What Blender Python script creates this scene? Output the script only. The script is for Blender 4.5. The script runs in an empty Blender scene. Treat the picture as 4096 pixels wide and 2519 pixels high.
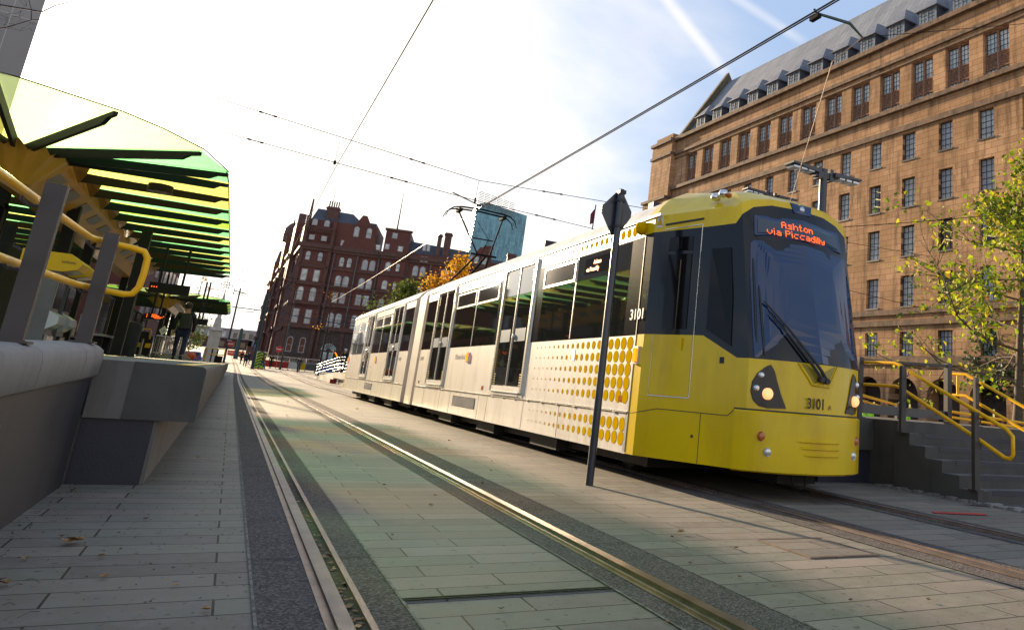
import bpy, bmesh, math, random
from mathutils import Vector, Matrix
random.seed(7)
D = bpy.data
sc = bpy.context.scene
COL = sc.collection
R_ = math.radians
# ------------------------------------------------------------------ camera
cam_d = D.cameras.new('camera'); cam = D.objects.new('camera', cam_d); COL.objects.link(cam)
Rw = ((0.8472248, -0.525378, 0.0786636), (0.19397, 0.1680842, -0.9665006), (0.4945561, 0.8341017, 0.2443127))
M3 = Matrix(((Rw[0][0], -Rw[1][0], -Rw[2][0]), (Rw[0][1], -Rw[1][1], -Rw[2][1]), (Rw[0][2], -Rw[1][2], -Rw[2][2])))
cam.matrix_world = Matrix.Translation((0, 0, 0.909)) @ M3.to_4x4()
cam_d.sensor_width = 36; cam_d.lens = 3022.97 / 4096 * 36
cam_d.shift_x = (2048 - 2828.95) / 4096; cam_d.shift_y = -(1259.5 - 842.36) / 4096
cam_d.clip_start = 0.05; cam_d.clip_end = 3000
sc.camera = cam
# ------------------------------------------------------------------ world + sun
SUN_AZ, SUN_EL = R_(-11.0), R_(12.5)
sdir = Vector((math.sin(SUN_AZ) * math.cos(SUN_EL), math.cos(SUN_AZ) * math.cos(SUN_EL), math.sin(SUN_EL)))
world = D.worlds.new('World'); sc.world = world; world.use_nodes = True
wn = world.node_tree.nodes; wl = world.node_tree.links; wn.clear()
def W(t, **k):
    n = wn.new(t)
    for a, b in k.items(): setattr(n, a, b)
    return n
def wmath(op, a, b=None, c=None):
    n = W('ShaderNodeMath', operation=op)
    for i, v in enumerate((a, b, c)):
        if v is None: continue
        if isinstance(v, (int, float)): n.inputs[i].default_value = v
        else: wl.new(v, n.inputs[i])
    return n.outputs[0]
sky = W('ShaderNodeTexSky', sky_type='NISHITA'); sky.sun_disc = False
sky.sun_elevation = SUN_EL; sky.sun_rotation = -SUN_AZ if False else SUN_AZ
sky.air_density = 1.0; sky.dust_density = 1.2; sky.ozone_density = 1.6
tc = W('ShaderNodeTexCoord')
dot = W('ShaderNodeVectorMath', operation='DOT_PRODUCT'); wl.new(tc.outputs['Generated'], dot.inputs[0]); dot.inputs[1].default_value = sdir
dp = wmath('MAXIMUM', dot.outputs['Value'], 0.0)
glow = wmath('ADD', wmath('MULTIPLY', wmath('POWER', dp, 120.0), 22.0), wmath('MULTIPLY', wmath('POWER', dp, 9.0), 2.2))
sep = W('ShaderNodeSeparateXYZ'); wl.new(tc.outputs['Generated'], sep.inputs[0])
zz = wmath('MAXIMUM', sep.outputs[2], 0.03)
cmb = W('ShaderNodeCombineXYZ')
wl.new(wmath('DIVIDE', sep.outputs[0], wmath('ADD', zz, 0.12)), cmb.inputs[0]); wl.new(wmath('DIVIDE', sep.outputs[1], wmath('ADD', zz, 0.12)), cmb.inputs[1])
n1 = W('ShaderNodeTexNoise'); n1.inputs['Scale'].default_value = 0.75; n1.inputs['Detail'].default_value = 7; n1.inputs['Roughness'].default_value = 0.55; n1.inputs['Distortion'].default_value = 0.3
wl.new(cmb.outputs[0], n1.inputs['Vector'])
# cloud cover: thick low and towards the sun, thin high up on the right
cover = wmath('ADD', n1.outputs[0], wmath('MULTIPLY', wmath('POWER', dp, 4.0), 0.55))
cover = wmath('SUBTRACT', cover, wmath('MULTIPLY', sep.outputs[2], 0.46))
back = wmath('MAXIMUM', wmath('MULTIPLY', dot.outputs['Value'], -1.0), 0.0); cover = wmath('ADD', cover, wmath('MULTIPLY', back, 0.38))  # unseen cloud added behind the camera to neutralise the blue fill light
cr = W('ShaderNodeMapRange'); cr.inputs[1].default_value = 0.40; cr.inputs[2].default_value = 0.84; cr.interpolation_type = 'SMOOTHSTEP'
wl.new(cover, cr.inputs[0])
# two contrails: thin great-circle streaks, broken by noise
def trail(a, b, width, amt):
    a = Vector(a).normalized(); b = Vector(b).normalized(); nrm = a.cross(b).normalized(); mid = (a + b).normalized(); half = a.angle(b) / 2
    d1 = W('ShaderNodeVectorMath', operation='DOT_PRODUCT'); wl.new(tc.outputs['Generated'], d1.inputs[0]); d1.inputs[1].default_value = nrm
    d2 = W('ShaderNodeVectorMath', operation='DOT_PRODUCT'); wl.new(tc.outputs['Generated'], d2.inputs[0]); d2.inputs[1].default_value = mid
    wob = wmath('MULTIPLY', wmath('SUBTRACT', n1.outputs[0], 0.5), 0.01)
    m = W('ShaderNodeMapRange'); m.inputs[1].default_value = width; m.inputs[2].default_value = 0.0; m.interpolation_type = 'SMOOTHSTEP'
    wl.new(wmath('ABSOLUTE', wmath('ADD', d1.outputs['Value'], wob)), m.inputs[0])
    e = W('ShaderNodeMapRange'); e.inputs[1].default_value = math.cos(half * 1.15); e.inputs[2].default_value = math.cos(half * 0.55); e.interpolation_type = 'SMOOTHSTEP'
    wl.new(d2.outputs['Value'], e.inputs[0])
    return wmath('MULTIPLY', wmath('MULTIPLY', m.outputs[0], e.outputs[0]), amt)
t1 = trail((0.36, 0.785, 0.505), (0.475, 0.776, 0.41), 0.012, 0.34)
t2 = trail((0.43, 0.745, 0.51), (0.545, 0.705, 0.453), 0.010, 0.26)
cl = wmath('MINIMUM', wmath('ADD', wmath('ADD', cr.outputs[0], t1), t2), 1.0)
mix = W('ShaderNodeMix', data_type='RGBA'); wl.new(cl, mix.inputs['Factor'])
skyb = W('ShaderNodeMix', data_type='RGBA'); skyb.blend_type = 'MIX'; skyb.inputs['Factor'].default_value = 0.72
wl.new(sky.outputs[0], skyb.inputs['A']); skyb.inputs['B'].default_value = (3.5, 4.7, 6.9, 1)
wl.new(skyb.outputs['Result'], mix.inputs['A']); mix.inputs['B'].default_value = (8.9, 8.25, 7.5, 1)
gcol = W('ShaderNodeVectorMath', operation='SCALE'); gcol.inputs[0].default_value = (1.0, 0.93, 0.80); wl.new(glow, gcol.inputs['Scale'])
addv = W('ShaderNodeVectorMath', operation='ADD'); wl.new(mix.outputs['Result'], addv.inputs[0]); wl.new(gcol.outputs[0], addv.inputs[1])
bg = W('ShaderNodeBackground'); bg.inputs['Strength'].default_value = 0.052; wl.new(addv.outputs[0], bg.inputs['Color'])
wo = W('ShaderNodeOutputWorld'); wl.new(bg.outputs[0], wo.inputs[0])
sl = D.lights.new('sun', 'SUN'); sl.energy = 4.6; sl.angle = R_(1.2); sl.color = (1.0, 0.77, 0.50)
so = D.objects.new('sun', sl); COL.objects.link(so); so.rotation_euler = sdir.to_track_quat('Z', 'Y').to_euler()
sc.view_settings.view_transform = 'Standard'; sc.view_settings.look = 'None'; sc.view_settings.gamma = 1
sc.view_settings.exposure = 1.5
# ------------------------------------------------------------------ helpers
MATS = {}
class NT:
    def __init__(s, name):
        s.m = D.materials.new(name); s.m.use_nodes = True; s.t = s.m.node_tree; s.b = s.t.nodes['Principled BSDF']; s.o = s.t.nodes['Material Output']
        MATS[name] = s.m
    def n(s, t, **k):
        x = s.t.nodes.new(t)
        for a, b in k.items():
            if a.startswith('i_'): x.inputs[a[2:].replace('_', ' ')].default_value = b
            else: setattr(x, a, b)
        return x
    def l(s, a, b): s.t.links.new(a, b)
    def coord(s, axes='xyz', scale=(1, 1, 1)):
        c = s.n('ShaderNodeTexCoord'); sp = s.n('ShaderNodeSeparateXYZ'); s.l(c.outputs['Object'], sp.inputs[0])
        cb = s.n('ShaderNodeCombineXYZ')
        for i, a in enumerate(axes):
            if a in 'xyz': s.l(sp.outputs['xyz'.index(a)], cb.inputs[i])
        mp = s.n('ShaderNodeMapping'); mp.inputs['Scale'].default_value = scale; s.l(cb.outputs[0], mp.inputs[0])
        return mp.outputs[0]
    def noise(s, vec, scale, detail=4, rough=0.55):
        x = s.n('ShaderNodeTexNoise'); x.inputs['Scale'].default_value = scale; x.inputs['Detail'].default_value = detail; x.inputs['Roughness'].default_value = rough
        s.l(vec, x.inputs['Vector']); return x.outputs[0]
    def ramp(s, f, stops):
        r = s.n('ShaderNodeValToRGB'); s.l(f, r.inputs[0]); e = r.color_ramp.elements
        while len(e) < len(stops): e.new(0.5)
        for q, (p, c) in zip(e, stops): q.position = p; q.color = (*c, 1) if len(c) == 3 else c
        return r.outputs[0]
    def mixc(s, f, a, b, mode='MIX'):
        x = s.n('ShaderNodeMix', data_type='RGBA', blend_type=mode)
        for k, v in (('Factor', f), ('A', a), ('B', b)):
            if isinstance(v, (int, float)): x.inputs[k].default_value = v
            elif isinstance(v, tuple): x.inputs[k].default_value = (*v, 1) if len(v) == 3 else v
            else: s.l(v, x.inputs[k])
        return x.outputs['Result']
    def bump(s, f, strength=0.3, dist=0.01):
        x = s.n('ShaderNodeBump'); x.inputs['Strength'].default_value = strength; x.inputs['Distance'].default_value = dist
        s.l(f, x.inputs['Height']); s.l(x.outputs[0], s.b.inputs['Normal'])
def mat(name, col, rough=0.5, metal=0.0, var=0.0, scale=3.0, spec=0.5, coat=0.0, emit=None, estr=0, bump=0, dirt=None, ior=None):
    t = NT(name); b = t.b
    b.inputs['Base Color'].default_value = (*col, 1); b.inputs['Roughness'].default_value = rough; b.inputs['Metallic'].default_value = metal
    b.inputs['Specular IOR Level'].default_value = spec; b.inputs['Coat Weight'].default_value = coat
    if ior: b.inputs['IOR'].default_value = ior
    if var or dirt or bump:
        v = t.coord(); f = t.noise(v, scale, 5, 0.6)
        lo = tuple(max(0, c * (1 - var)) for c in col); hi = tuple(min(1, c * (1 + var)) for c in col)
        c = t.ramp(f, [(0.3, lo), (0.7, hi)])
        if dirt:
            f2 = t.noise(t.coord(scale=(1, 1, 0.25)), scale * 1.7, 6, 0.65)
            k = t.ramp(f2, [(0.48, (0, 0, 0)), (0.68, (1, 1, 1))])
            c = t.mixc(k, c, dirt)
        t.l(c, b.inputs['Base Color'])
        if bump: t.bump(t.noise(v, scale * 12, 3), bump, 0.005)
    if emit:
        b.inputs['Emission Color'].default_value = (*emit, 1); b.inputs['Emission Strength'].default_value = estr
    return t.m
class MB:
    def __init__(s): s.v = []; s.f = []; s.mi = []; s.c = 0
    def face(s, pts, m=None):
        i = len(s.v); s.v += [tuple(p) for p in pts]; s.f.append(tuple(range(i, i + len(pts)))); s.mi.append(s.c if m is None else m); return s
    def box(s, x0, x1, y0, y1, z0, z1, M=None, m=None):
        p = [(x0, y0, z0), (x1, y0, z0), (x1, y1, z0), (x0, y1, z0), (x0, y0, z1), (x1, y0, z1), (x1, y1, z1), (x0, y1, z1)]
        if M is not None: p = [tuple(M @ Vector(q)) for q in p]
        i = len(s.v); s.v += p
        for a in ((0, 3, 2, 1), (4, 5, 6, 7), (0, 1, 5, 4), (1, 2, 6, 5), (2, 3, 7, 6), (3, 0, 4, 7)):
            s.f.append(tuple(i + k for k in a)); s.mi.append(s.c if m is None else m)
        return s
    def grid(s, rows, closed=False, m=None):
        i = len(s.v); n = len(rows[0])
        for r in rows: s.v += [tuple(p) for p in r]
        for a in range(len(rows) - 1):
            for b in range(n if closed else n - 1):
                b2 = (b + 1) % n
                s.f.append((i + a * n + b, i + a * n + b2, i + (a + 1) * n + b2, i + (a + 1) * n + b)); s.mi.append(m(a, b) if callable(m) else (s.c if m is None else m))
        return s
    def tube(s, pts, r, n=8, cap=True, m=None):
        pts = [Vector(p) for p in pts]; rs = r if isinstance(r, (list, tuple)) else [r] * len(pts)
        rows = []; up = None
        for k, p in enumerate(pts):
            t = (pts[min(k + 1, len(pts) - 1)] - pts[max(k - 1, 0)]).normalized()
            if up is None: up = Vector((0, 0, 1)) if abs(t.z) < 0.9 else Vector((1, 0, 0))
            a = t.cross(up); a = a.normalized() if a.length > 1e-6 else Vector((1, 0, 0)); b = t.cross(a).normalized(); up = -b if False else (a.cross(t)).normalized()
            rows.append([p + (a * math.cos(q * 2 * math.pi / n) + b * math.sin(q * 2 * math.pi / n)) * rs[k] for q in range(n)])
        s.grid(rows, True, m)
        if cap: s.face(rows[0], m); s.face(rows[-1][::-1], m)
        return s
    def prism(s, pts, d, m=None):           # polygon pts extruded by vector d
        d = Vector(d); a = [Vector(p) for p in pts]; b = [p + d for p in a]
        s.face(a, m); s.face(b[::-1], m)
        for k in range(len(a)):
            q = (k + 1) % len(a); s.face([a[k], a[q], b[q], b[k]][::-1], m)
        return s
    def lathe(s, c, prof, n=16, m=None, M=None):
        rows = [[Vector((r * math.cos(2 * math.pi * k / n), r * math.sin(2 * math.pi * k / n), z)) for k in range(n)] for r, z in prof]
        if M is not None: rows = [[M @ p for p in r] for r in rows]
        s.grid([[Vector(c) + p for p in r] for r in rows], True, m); return s
    def build(s, name, mats, parent=None, smooth=None, kind=None, org=None):
        me = D.meshes.new(name)
        o0 = Vector(org) if org is not None else (parent_org(parent) if parent else Vector())
        me.from_pydata([tuple(Vector(p) - o0) for p in s.v], [], s.f)
        for x in (mats if isinstance(mats, (list, tuple)) else [mats]): me.materials.append(MATS[x])
        for p, k in zip(me.polygons, s.mi): p.material_index = k
        me.validate(); me.update()
        if smooth is not None:
            bmx = bmesh.new(); bmx.from_mesh(me); bmesh.ops.remove_doubles(bmx, verts=bmx.verts, dist=1e-5); bmesh.ops.recalc_face_normals(bmx, faces=bmx.faces); bmx.to_mesh(me); bmx.free()
        o = D.objects.new(name, me); COL.objects.link(o)
        if parent: o.parent = parent
        elif org is not None: o.location = org
        if smooth is not None:
            me.shade_smooth(); me.set_sharp_from_angle(angle=R_(smooth))
        if kind: o['kind'] = kind
        return o
LOCAL = set()      # roots whose children are written in local coordinates
def parent_org(p):
    q = p
    while q.parent: q = q.parent
    return Vector() if q.name in LOCAL else q.location.copy()
def tag(o, label, cat, group=None):
    o['label'] = label; o['category'] = cat
    if group: o['group'] = group
    return o
def thing(name, label, cat, loc=(0, 0, 0), rz=0, group=None, local=False):
    o = D.objects.new(name, None); COL.objects.link(o); o.location = loc; o.rotation_euler = (0, 0, rz); o.empty_display_size = 0.2
    if local or rz: LOCAL.add(o.name)
    return tag(o, label, cat, group)
def dup(root, loc, label=None, rz=None, scale=None, parent=None):
    c = root.copy(); COL.objects.link(c)
    if parent is None:
        c.location = loc
        if rz is not None: c.rotation_euler = (0, 0, rz)
        if scale: c.scale = (scale,) * 3
        if label: c['label'] = label
    else: c.parent = parent
    for ch in list(root.children): dup(ch, None, parent=c)
    return c
def text(s, size, org, xd, yd, m, parent=None, name='lettering', extr=0.001, align='LEFT', sx=1.0, bold=0.0):
    cu = D.curves.new('t', 'FONT'); cu.body = s; cu.size = size; cu.extrude = extr; cu.align_x = align; cu.resolution_u = 3; cu.offset = bold
    to = D.objects.new('t', cu); COL.objects.link(to); bpy.context.view_layer.update()
    me = D.meshes.new_from_object(to.evaluated_get(bpy.context.evaluated_depsgraph_get())); D.objects.remove(to); D.curves.remove(cu)
    xd = Vector(xd).normalized(); yd = Vector(yd).normalized(); nd = xd.cross(yd)
    o0 = parent_org(parent) if parent else Vector(); org = Vector(org) - o0
    for v in me.vertices: v.co = org + xd * v.co.x * sx + yd * v.co.y + nd * v.co.z
    me.materials.clear(); me.materials.append(MATS[m]); me.name = name
    o = D.objects.new(name, me); COL.objects.link(o)
    if parent: o.parent = parent
    return o
def gz(y): return 0.0 if y < 45 else (1.5e-4 * (y - 45) ** 2 if y < 150 else 1.65 + 0.0315 * (y - 150))
def sm(a, b, x):
    t = min(1, max(0, (x - a) / (b - a))); return t * t * (3 - 2 * t)
# ------------------------------------------------------------------ materials
def m_paving():
    t = NT('paving'); v = t.coord('xy')
    mp = t.n('ShaderNodeMapping'); mp.inputs['Location'].default_value = (0.42, 0.03, 0); t.l(v, mp.inputs[0])
    br = t.n('ShaderNodeTexBrick'); br.offset = 0.37; br.offset_frequency = 2; t.l(mp.outputs[0], br.inputs['Vector'])
    br.inputs['Scale'].default_value = 1; br.inputs['Brick Width'].default_value = 0.86; br.inputs['Row Height'].default_value = 0.224; br.inputs['Mortar Size'].default_value = 0.005; br.inputs['Mortar Smooth'].default_value = 0.1; br.inputs['Bias'].default_value = 0.0
    br.inputs['Color1'].default_value = (0.30, 0.30, 0.30, 1); br.inputs['Color2'].default_value = (0.75, 0.75, 0.75, 1); br.inputs['Mortar'].default_value = (0.5, 0.5, 0.5, 1)
    tone = t.ramp(br.outputs['Color'], [(0.3, (0.135, 0.11, 0.09)), (0.45, (0.225, 0.185, 0.145)), (0.6, (0.17, 0.165, 0.12)), (0.75, (0.28, 0.225, 0.18))])
    n = t.noise(v, 1.3, 6, 0.6); n2 = t.noise(v, 9, 6, 0.7); n3 = t.noise(v, 90, 3, 0.6)
    c = t.mixc(t.ramp(n, [(0.35, (0, 0, 0)), (0.7, (0.55, 0.55, 0.55))]), tone, (0.155, 0.165, 0.125))
    c = t.mixc(t.ramp(n2, [(0.42, (0, 0, 0)), (0.72, (0.6, 0.6, 0.6))]), c, (0.27, 0.24, 0.205))
    c = t.mixc(t.ramp(n3, [(0.45, (0, 0, 0)), (0.8, (0.25, 0.25, 0.25))]), c, (0.10, 0.09, 0.08))
    n5 = t.noise(v, 0.6, 5, .7); c = t.mixc(t.ramp(n5, [(0.5, (0, 0, 0)), (0.62, (0.35, 0.35, 0.35))]), c, (0.11, 0.095, 0.085)); n6 = t.noise(v, 22, 2, .4); c = t.mixc(t.ramp(n6, [(0.66, (0, 0, 0)), (0.72, (0.7, 0.7, 0.7))]), c, (0.07, 0.055, 0.045)); c = t.mixc(br.outputs['Fac'], c, (0.022, 0.019, 0.016)); t.l(c, t.b.inputs['Base Color'])
    t.l(t.ramp(n2, [(0.3, (0.60, 0.60, 0.60)), (0.7, (0.78, 0.78, 0.78))]), t.b.inputs['Roughness'])
    t.b.inputs['Specular IOR Level'].default_value = 0.20
    h = t.mixc(br.outputs['Fac'], t.mixc(0.5, n2, n3), (0, 0, 0)); t.bump(h, 0.35, 0.006)
m_paving()
def m_asphalt(name, a, b_, c_):
    t = NT(name); v = t.coord(); n = t.noise(v, 2.2, 5, 0.6); vo = t.n('ShaderNodeTexVoronoi'); vo.inputs['Scale'].default_value = 95; t.l(v, vo.inputs['Vector'])
    c = t.ramp(n, [(0.3, a), (0.7, b_)]); c = t.mixc(t.ramp(vo.outputs['Color'], [(0.35, (0, 0, 0)), (0.9, (0.75, 0.75, 0.75))]), c, c_)
    n4 = t.noise(t.coord(scale=(0.35, 5, 1)), 1.1, 4); c = t.mixc(t.ramp(n4, [(0.6, (0, 0, 0)), (0.72, (0.6, 0.6, 0.6))]), c, tuple(x * 0.45 for x in a))
    t.l(c, t.b.inputs['Base Color']); t.b.inputs['Roughness'].default_value = 0.85; t.b.inputs['Specular IOR Level'].default_value = 0.08
    t.bump(vo.outputs['Distance'], 0.9, 0.008)
m_asphalt('asphalt', (0.062, 0.054, 0.050), (0.095, 0.083, 0.076), (0.22, 0.19, 0.17))
def m_conc(name, a, b_, dirt, joint=None, rough=0.75):
    t = NT(name); v = t.coord(); n = t.noise(v, 1.4, 6, 0.65); n2 = t.noise(t.coord(scale=(3, 3, 0.5)), 1.5, 5, 0.6)
    c = t.ramp(n, [(0.3, a), (0.7, b_)]); c = t.mixc(t.ramp(n2, [(0.5, (0, 0, 0)), (0.75, (0.7, 0.7, 0.7))]), c, dirt)
    if joint:
        w = t.n('ShaderNodeTexBrick'); w.offset = 0.0; t.l(t.coord(joint[0]), w.inputs['Vector']); w.inputs['Scale'].default_value = 1; w.inputs['Brick Width'].default_value = joint[1]; w.inputs['Row Height'].default_value = joint[2]; w.inputs['Mortar Size'].default_value = 0.004
        c = t.mixc(w.outputs['Fac'], c, tuple(x * 0.3 for x in a))
    t.l(c, t.b.inputs['Base Color']); t.b.inputs['Roughness'].default_value = rough; t.bump(t.noise(v, 60, 4), 0.25, 0.004)
m_conc('concrete', (0.12, 0.11, 0.10), (0.18, 0.165, 0.15), (0.08, 0.07, 0.06), ('yz', 0.9, 50))
m_conc('concrete_plain', (0.19, 0.18, 0.165), (0.27, 0.255, 0.235), (0.12, 0.11, 0.10))
m_conc('concrete_shade', (0.055, 0.052, 0.046), (0.085, 0.08, 0.072), (0.035, 0.032, 0.028))  # darker copy of the concrete, with the platforms' shade put into its colour
m_conc('dark_cladding', (0.028, 0.028, 0.034), (0.045, 0.043, 0.05), (0.02, 0.02, 0.024), ('yz', 0.62, 50), 0.5)
m_conc('dark_panel', (0.022, 0.022, 0.034), (0.035, 0.034, 0.05), (0.018, 0.018, 0.026), None, 0.45)
def m_ashlar():
    t = NT('sandstone'); v = t.coord('xz')
    br = t.n('ShaderNodeTexBrick'); br.offset = 0.5; t.l(v, br.inputs['Vector']); br.inputs['Scale'].default_value = 1; br.inputs['Brick Width'].default_value = 0.95; br.inputs['Row Height'].default_value = 0.42; br.inputs['Mortar Size'].default_value = 0.012
    br.inputs['Color1'].default_value = (0.25, 0.25, 0.25, 1); br.inputs['Color2'].default_value = (0.8, 0.8, 0.8, 1); br.inputs['Mortar'].default_value = (0.5, 0.5, 0.5, 1)
    tone = t.ramp(br.outputs['Color'], [(0.25, (0.39, 0.225, 0.118)), (0.5, (0.46, 0.27, 0.145)), (0.8, (0.53, 0.32, 0.175))])
    big = t.noise(v, 0.22, 5, 0.6); streak = t.noise(t.coord('xz', (1.0, 0.13, 1)), 1.6, 6, 0.65); fine = t.noise(v, 5, 5, 0.65)
    c = t.mixc(t.ramp(big, [(0.40, (0, 0, 0)), (0.62, (0.7, 0.7, 0.7))]), tone, (0.30, 0.175, 0.085))
    c = t.mixc(t.ramp(streak, [(0.50, (0, 0, 0)), (0.66, (0.85, 0.85, 0.85))]), c, (0.16, 0.092, 0.052))
    c = t.mixc(t.ramp(fine, [(0.55, (0, 0, 0)), (0.8, (0.4, 0.4, 0.4))]), c, (0.43, 0.26, 0.14))
    c = t.mixc(br.outputs['Fac'], c, (0.13, 0.075, 0.045)); t.l(c, t.b.inputs['Base Color']); t.b.inputs['Roughness'].default_value = 0.85; t.b.inputs['Specular IOR Level'].default_value = 0.085
    t.bump(t.mixc(br.outputs['Fac'], fine, (0, 0, 0)), 0.5, 0.02)
m_ashlar()
mat('stone_trim', (0.17, 0.10, 0.058), 0.85, var=0.45, scale=1.6, dirt=(0.045, 0.04, 0.022), bump=0.3)
mat('stone_carving', (0.23, 0.125, 0.075), 0.8, var=0.6, scale=9, bump=1.0)
mat('weathered_stone', (0.11, 0.085, 0.05), 0.9, var=0.4, scale=2, dirt=(0.05, 0.055, 0.025))
def m_slate():
    t = NT('slate_roof'); v = t.coord('xz'); br = t.n('ShaderNodeTexBrick'); br.offset = 0.5; t.l(v, br.inputs['Vector']); br.inputs['Scale'].default_value = 1; br.inputs['Brick Width'].default_value = 0.62; br.inputs['Row Height'].default_value = 1.9; br.inputs['Mortar Size'].default_value = 0.03
    br.inputs['Color1'].default_value = (0.15, 0.16, 0.18, 1); br.inputs['Color2'].default_value = (0.22, 0.23, 0.25, 1); br.inputs['Mortar'].default_value = (0.07, 0.075, 0.085, 1)
    n = t.noise(v, 1.2, 5); c = t.mixc(t.ramp(n, [(0.4, (0, 0, 0)), (0.7, (0.5, 0.5, 0.5))]), br.outputs['Color'], (0.12, 0.13, 0.155)); t.l(c, t.b.inputs['Base Color'])
    t.b.inputs['Roughness'].default_value = 0.6; t.bump(br.outputs['Fac'], -0.8, 0.05)
m_slate()
mat('lead', (0.13, 0.14, 0.165), 0.55, var=0.3, scale=2)
mat('lead_dark', (0.045, 0.05, 0.065), 0.6, var=0.3, scale=2)
def m_brick():
    t = NT('red_brick'); v = t.coord('xz'); n = t.noise(v, 0.3, 5, 0.6); n2 = t.noise(v, 2.5, 6, 0.7); n3 = t.noise(t.coord('xz', (0.2, 2.2, 1)), 1.0, 4)
    c = t.ramp(n, [(0.3, (0.07, 0.017, 0.011)), (0.55, (0.115, 0.03, 0.018)), (0.75, (0.16, 0.038, 0.022))])
    c = t.mixc(t.ramp(n2, [(0.45, (0, 0, 0)), (0.75, (0.7, 0.7, 0.7))]), c, (0.075, 0.025, 0.018))
    c = t.mixc(t.ramp(n3, [(0.5, (0, 0, 0)), (0.62, (0.6, 0.6, 0.6))]), c, (0.10, 0.035, 0.022))
    t.l(c, t.b.inputs['Base Color']); t.b.inputs['Roughness'].default_value = 0.7; t.bump(n2, 0.6, 0.05)
m_brick()
mat('terracotta', (0.085, 0.03, 0.018), 0.55, var=0.5, scale=2.5, dirt=(0.04, 0.016, 0.012), bump=0.3)
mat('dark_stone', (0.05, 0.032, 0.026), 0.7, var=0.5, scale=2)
def m_glasswin(name, a, b_, r=0.08):
    t = NT(name); v = t.coord(scale=(0.4, 0.4, 0.4)); n = t.noise(v, 2.0, 3)
    t.l(t.ramp(n, [(0.35, a), (0.65, b_)]), t.b.inputs['Base Color']); t.b.inputs['Roughness'].default_value = r; t.b.inputs['Specular IOR Level'].default_value = 0.9
m_glasswin('window_glass', (0.26, 0.30, 0.30), (0.58, 0.63, 0.60))
m_glasswin('blind_glass', (0.22, 0.26, 0.30), (0.38, 0.41, 0.44), 0.25)
m_glasswin('dark_glass', (0.012, 0.014, 0.016), (0.03, 0.032, 0.035))
mat('window_bar', (0.018, 0.016, 0.016), 0.5)
mat('white_frame', (0.33, 0.31, 0.30), 0.5)
mat('office_light', (0.8, 0.7, 0.3), 0.5, emit=(1.0, 0.80, 0.28), estr=0.22)
mat('tram_white', (0.66, 0.605, 0.53), 0.34, spec=0.3, coat=0.12, var=0.06, scale=2, dirt=(0.50, 0.445, 0.375))
mat('tram_yellow', (0.72, 0.49, 0.0), 0.26, coat=0.12, spec=.4, var=0.06, scale=1.5, dirt=(0.60, 0.385, 0.005))
mat('dot_yellow', (0.60, 0.36, 0.0), 0.8, spec=0)
mat('tram_grey', (0.30, 0.29, 0.30), 0.35, coat=0.3)
mat('tram_black', (0.008, 0.009, 0.012), 0.12, coat=0.1, spec=.35)
mat('tram_glass', (0.012, 0.013, 0.012), 0.035, ior=1.9, spec=0.6)
mat('wind_glass', (0.003, 0.024, 0.085), 0.03, ior=1.62, spec=0.5)  # the sky's blue reflection is put into the base colour
mat('cab_glass', (0.006, 0.006, 0.007), 0.04, ior=1.35, spec=0.4)
mat('lens_glass', (0.55, 0.58, 0.62), 0.12, metal=0.6)
mat('bright_metal', (0.72, 0.70, 0.66), 0.25, metal=0.9)
mat('grey_metal', (0.28, 0.28, 0.30), 0.4, metal=0.6, var=0.15)
mat('rubber', (0.02, 0.021, 0.024), 0.55, var=0.3)
mat('bellows', (0.012, 0.015, 0.015), 0.9, var=0.3, spec=0)
mat('underframe', (0.012, 0.011, 0.010), 0.8, var=0.4)
mat('post_grey', (0.045, 0.036, 0.033), 0.5, coat=0.0, var=0.12, scale=5)
mat('pole_grey', (0.028, 0.032, 0.04), 0.35, coat=0.2)
mat('pole_teal', (0.012, 0.05, 0.055), 0.4)
mat('rail_yellow', (0.92, 0.47, 0.0), 0.35, coat=0.0, spec=.3, var=0.06, scale=8)
mat('hood_yellow', (0.58, 0.36, 0.006), 0.5, spec=.25)
mat('spine_yellow', (0.50, 0.27, 0.03), 0.4, coat=0.2, var=0.12, scale=2)
mat('fin_dark', (0.007, 0.006, 0.006), 0.55, spec=.25)
mat('light_panel', (0.16, 0.15, 0.13), 0.3)
mat('panel_cream', (0.50, 0.45, 0.36), 0.35, var=0.2, scale=4)
mat('rail_head_worn', (0.12, 0.092, 0.08), 0.5, metal=0.25, var=0.35, scale=5)
mat('rail_steel', (0.27, 0.20, 0.15), 0.36, metal=0.8, var=0.35, scale=5)
mat('rail_rust', (0.20, 0.13, 0.09), 0.5, var=0.4, scale=6, metal=0.3)
mat('groove', (0.010, 0.011, 0.006), 0.9, var=0.5, scale=14, dirt=(0.05, 0.055, 0.015))
mat('mortar', (0.15, 0.145, 0.12), 0.9, var=0.7, scale=14, dirt=(0.05, 0.045, 0.035))
mat('amber_on', (1.0, 0.20, 0.0), 0.8, spec=0, emit=(1.0, 0.15, 0.005), estr=1.1)
mat('head_on', (1.0, 0.6, 0.3), 0.3, emit=(1.0, 0.42, 0.14), estr=0.42)
mat('amber_off', (0.42, 0.10, 0.012), 0.2, coat=0.6)
mat('led', (1.0, 0.2, 0.03), 0.5, emit=(1.0, 0.13, 0.015), estr=0.55)
mat('led_dim', (0.5, 0.1, 0.03), 0.5, emit=(1.0, 0.16, 0.02), estr=1.2)
mat('red_paint', (0.45, 0.03, 0.02), 0.6, var=0.2)
mat('orange_plastic', (0.75, 0.10, 0.02), 0.5, var=0.2)
mat('white_paint', (0.62, 0.60, 0.56), 0.6, var=0.2, scale=6)
mat('black_ink', (0.01, 0.01, 0.01), 0.4)
mat('blue_paint', (0.03, 0.10, 0.35), 0.5)
mat('lime', (0.45, 0.75, 0.03), 0.6)
mat('machine_grey', (0.085, 0.09, 0.095), 0.5, var=0.15)
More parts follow.
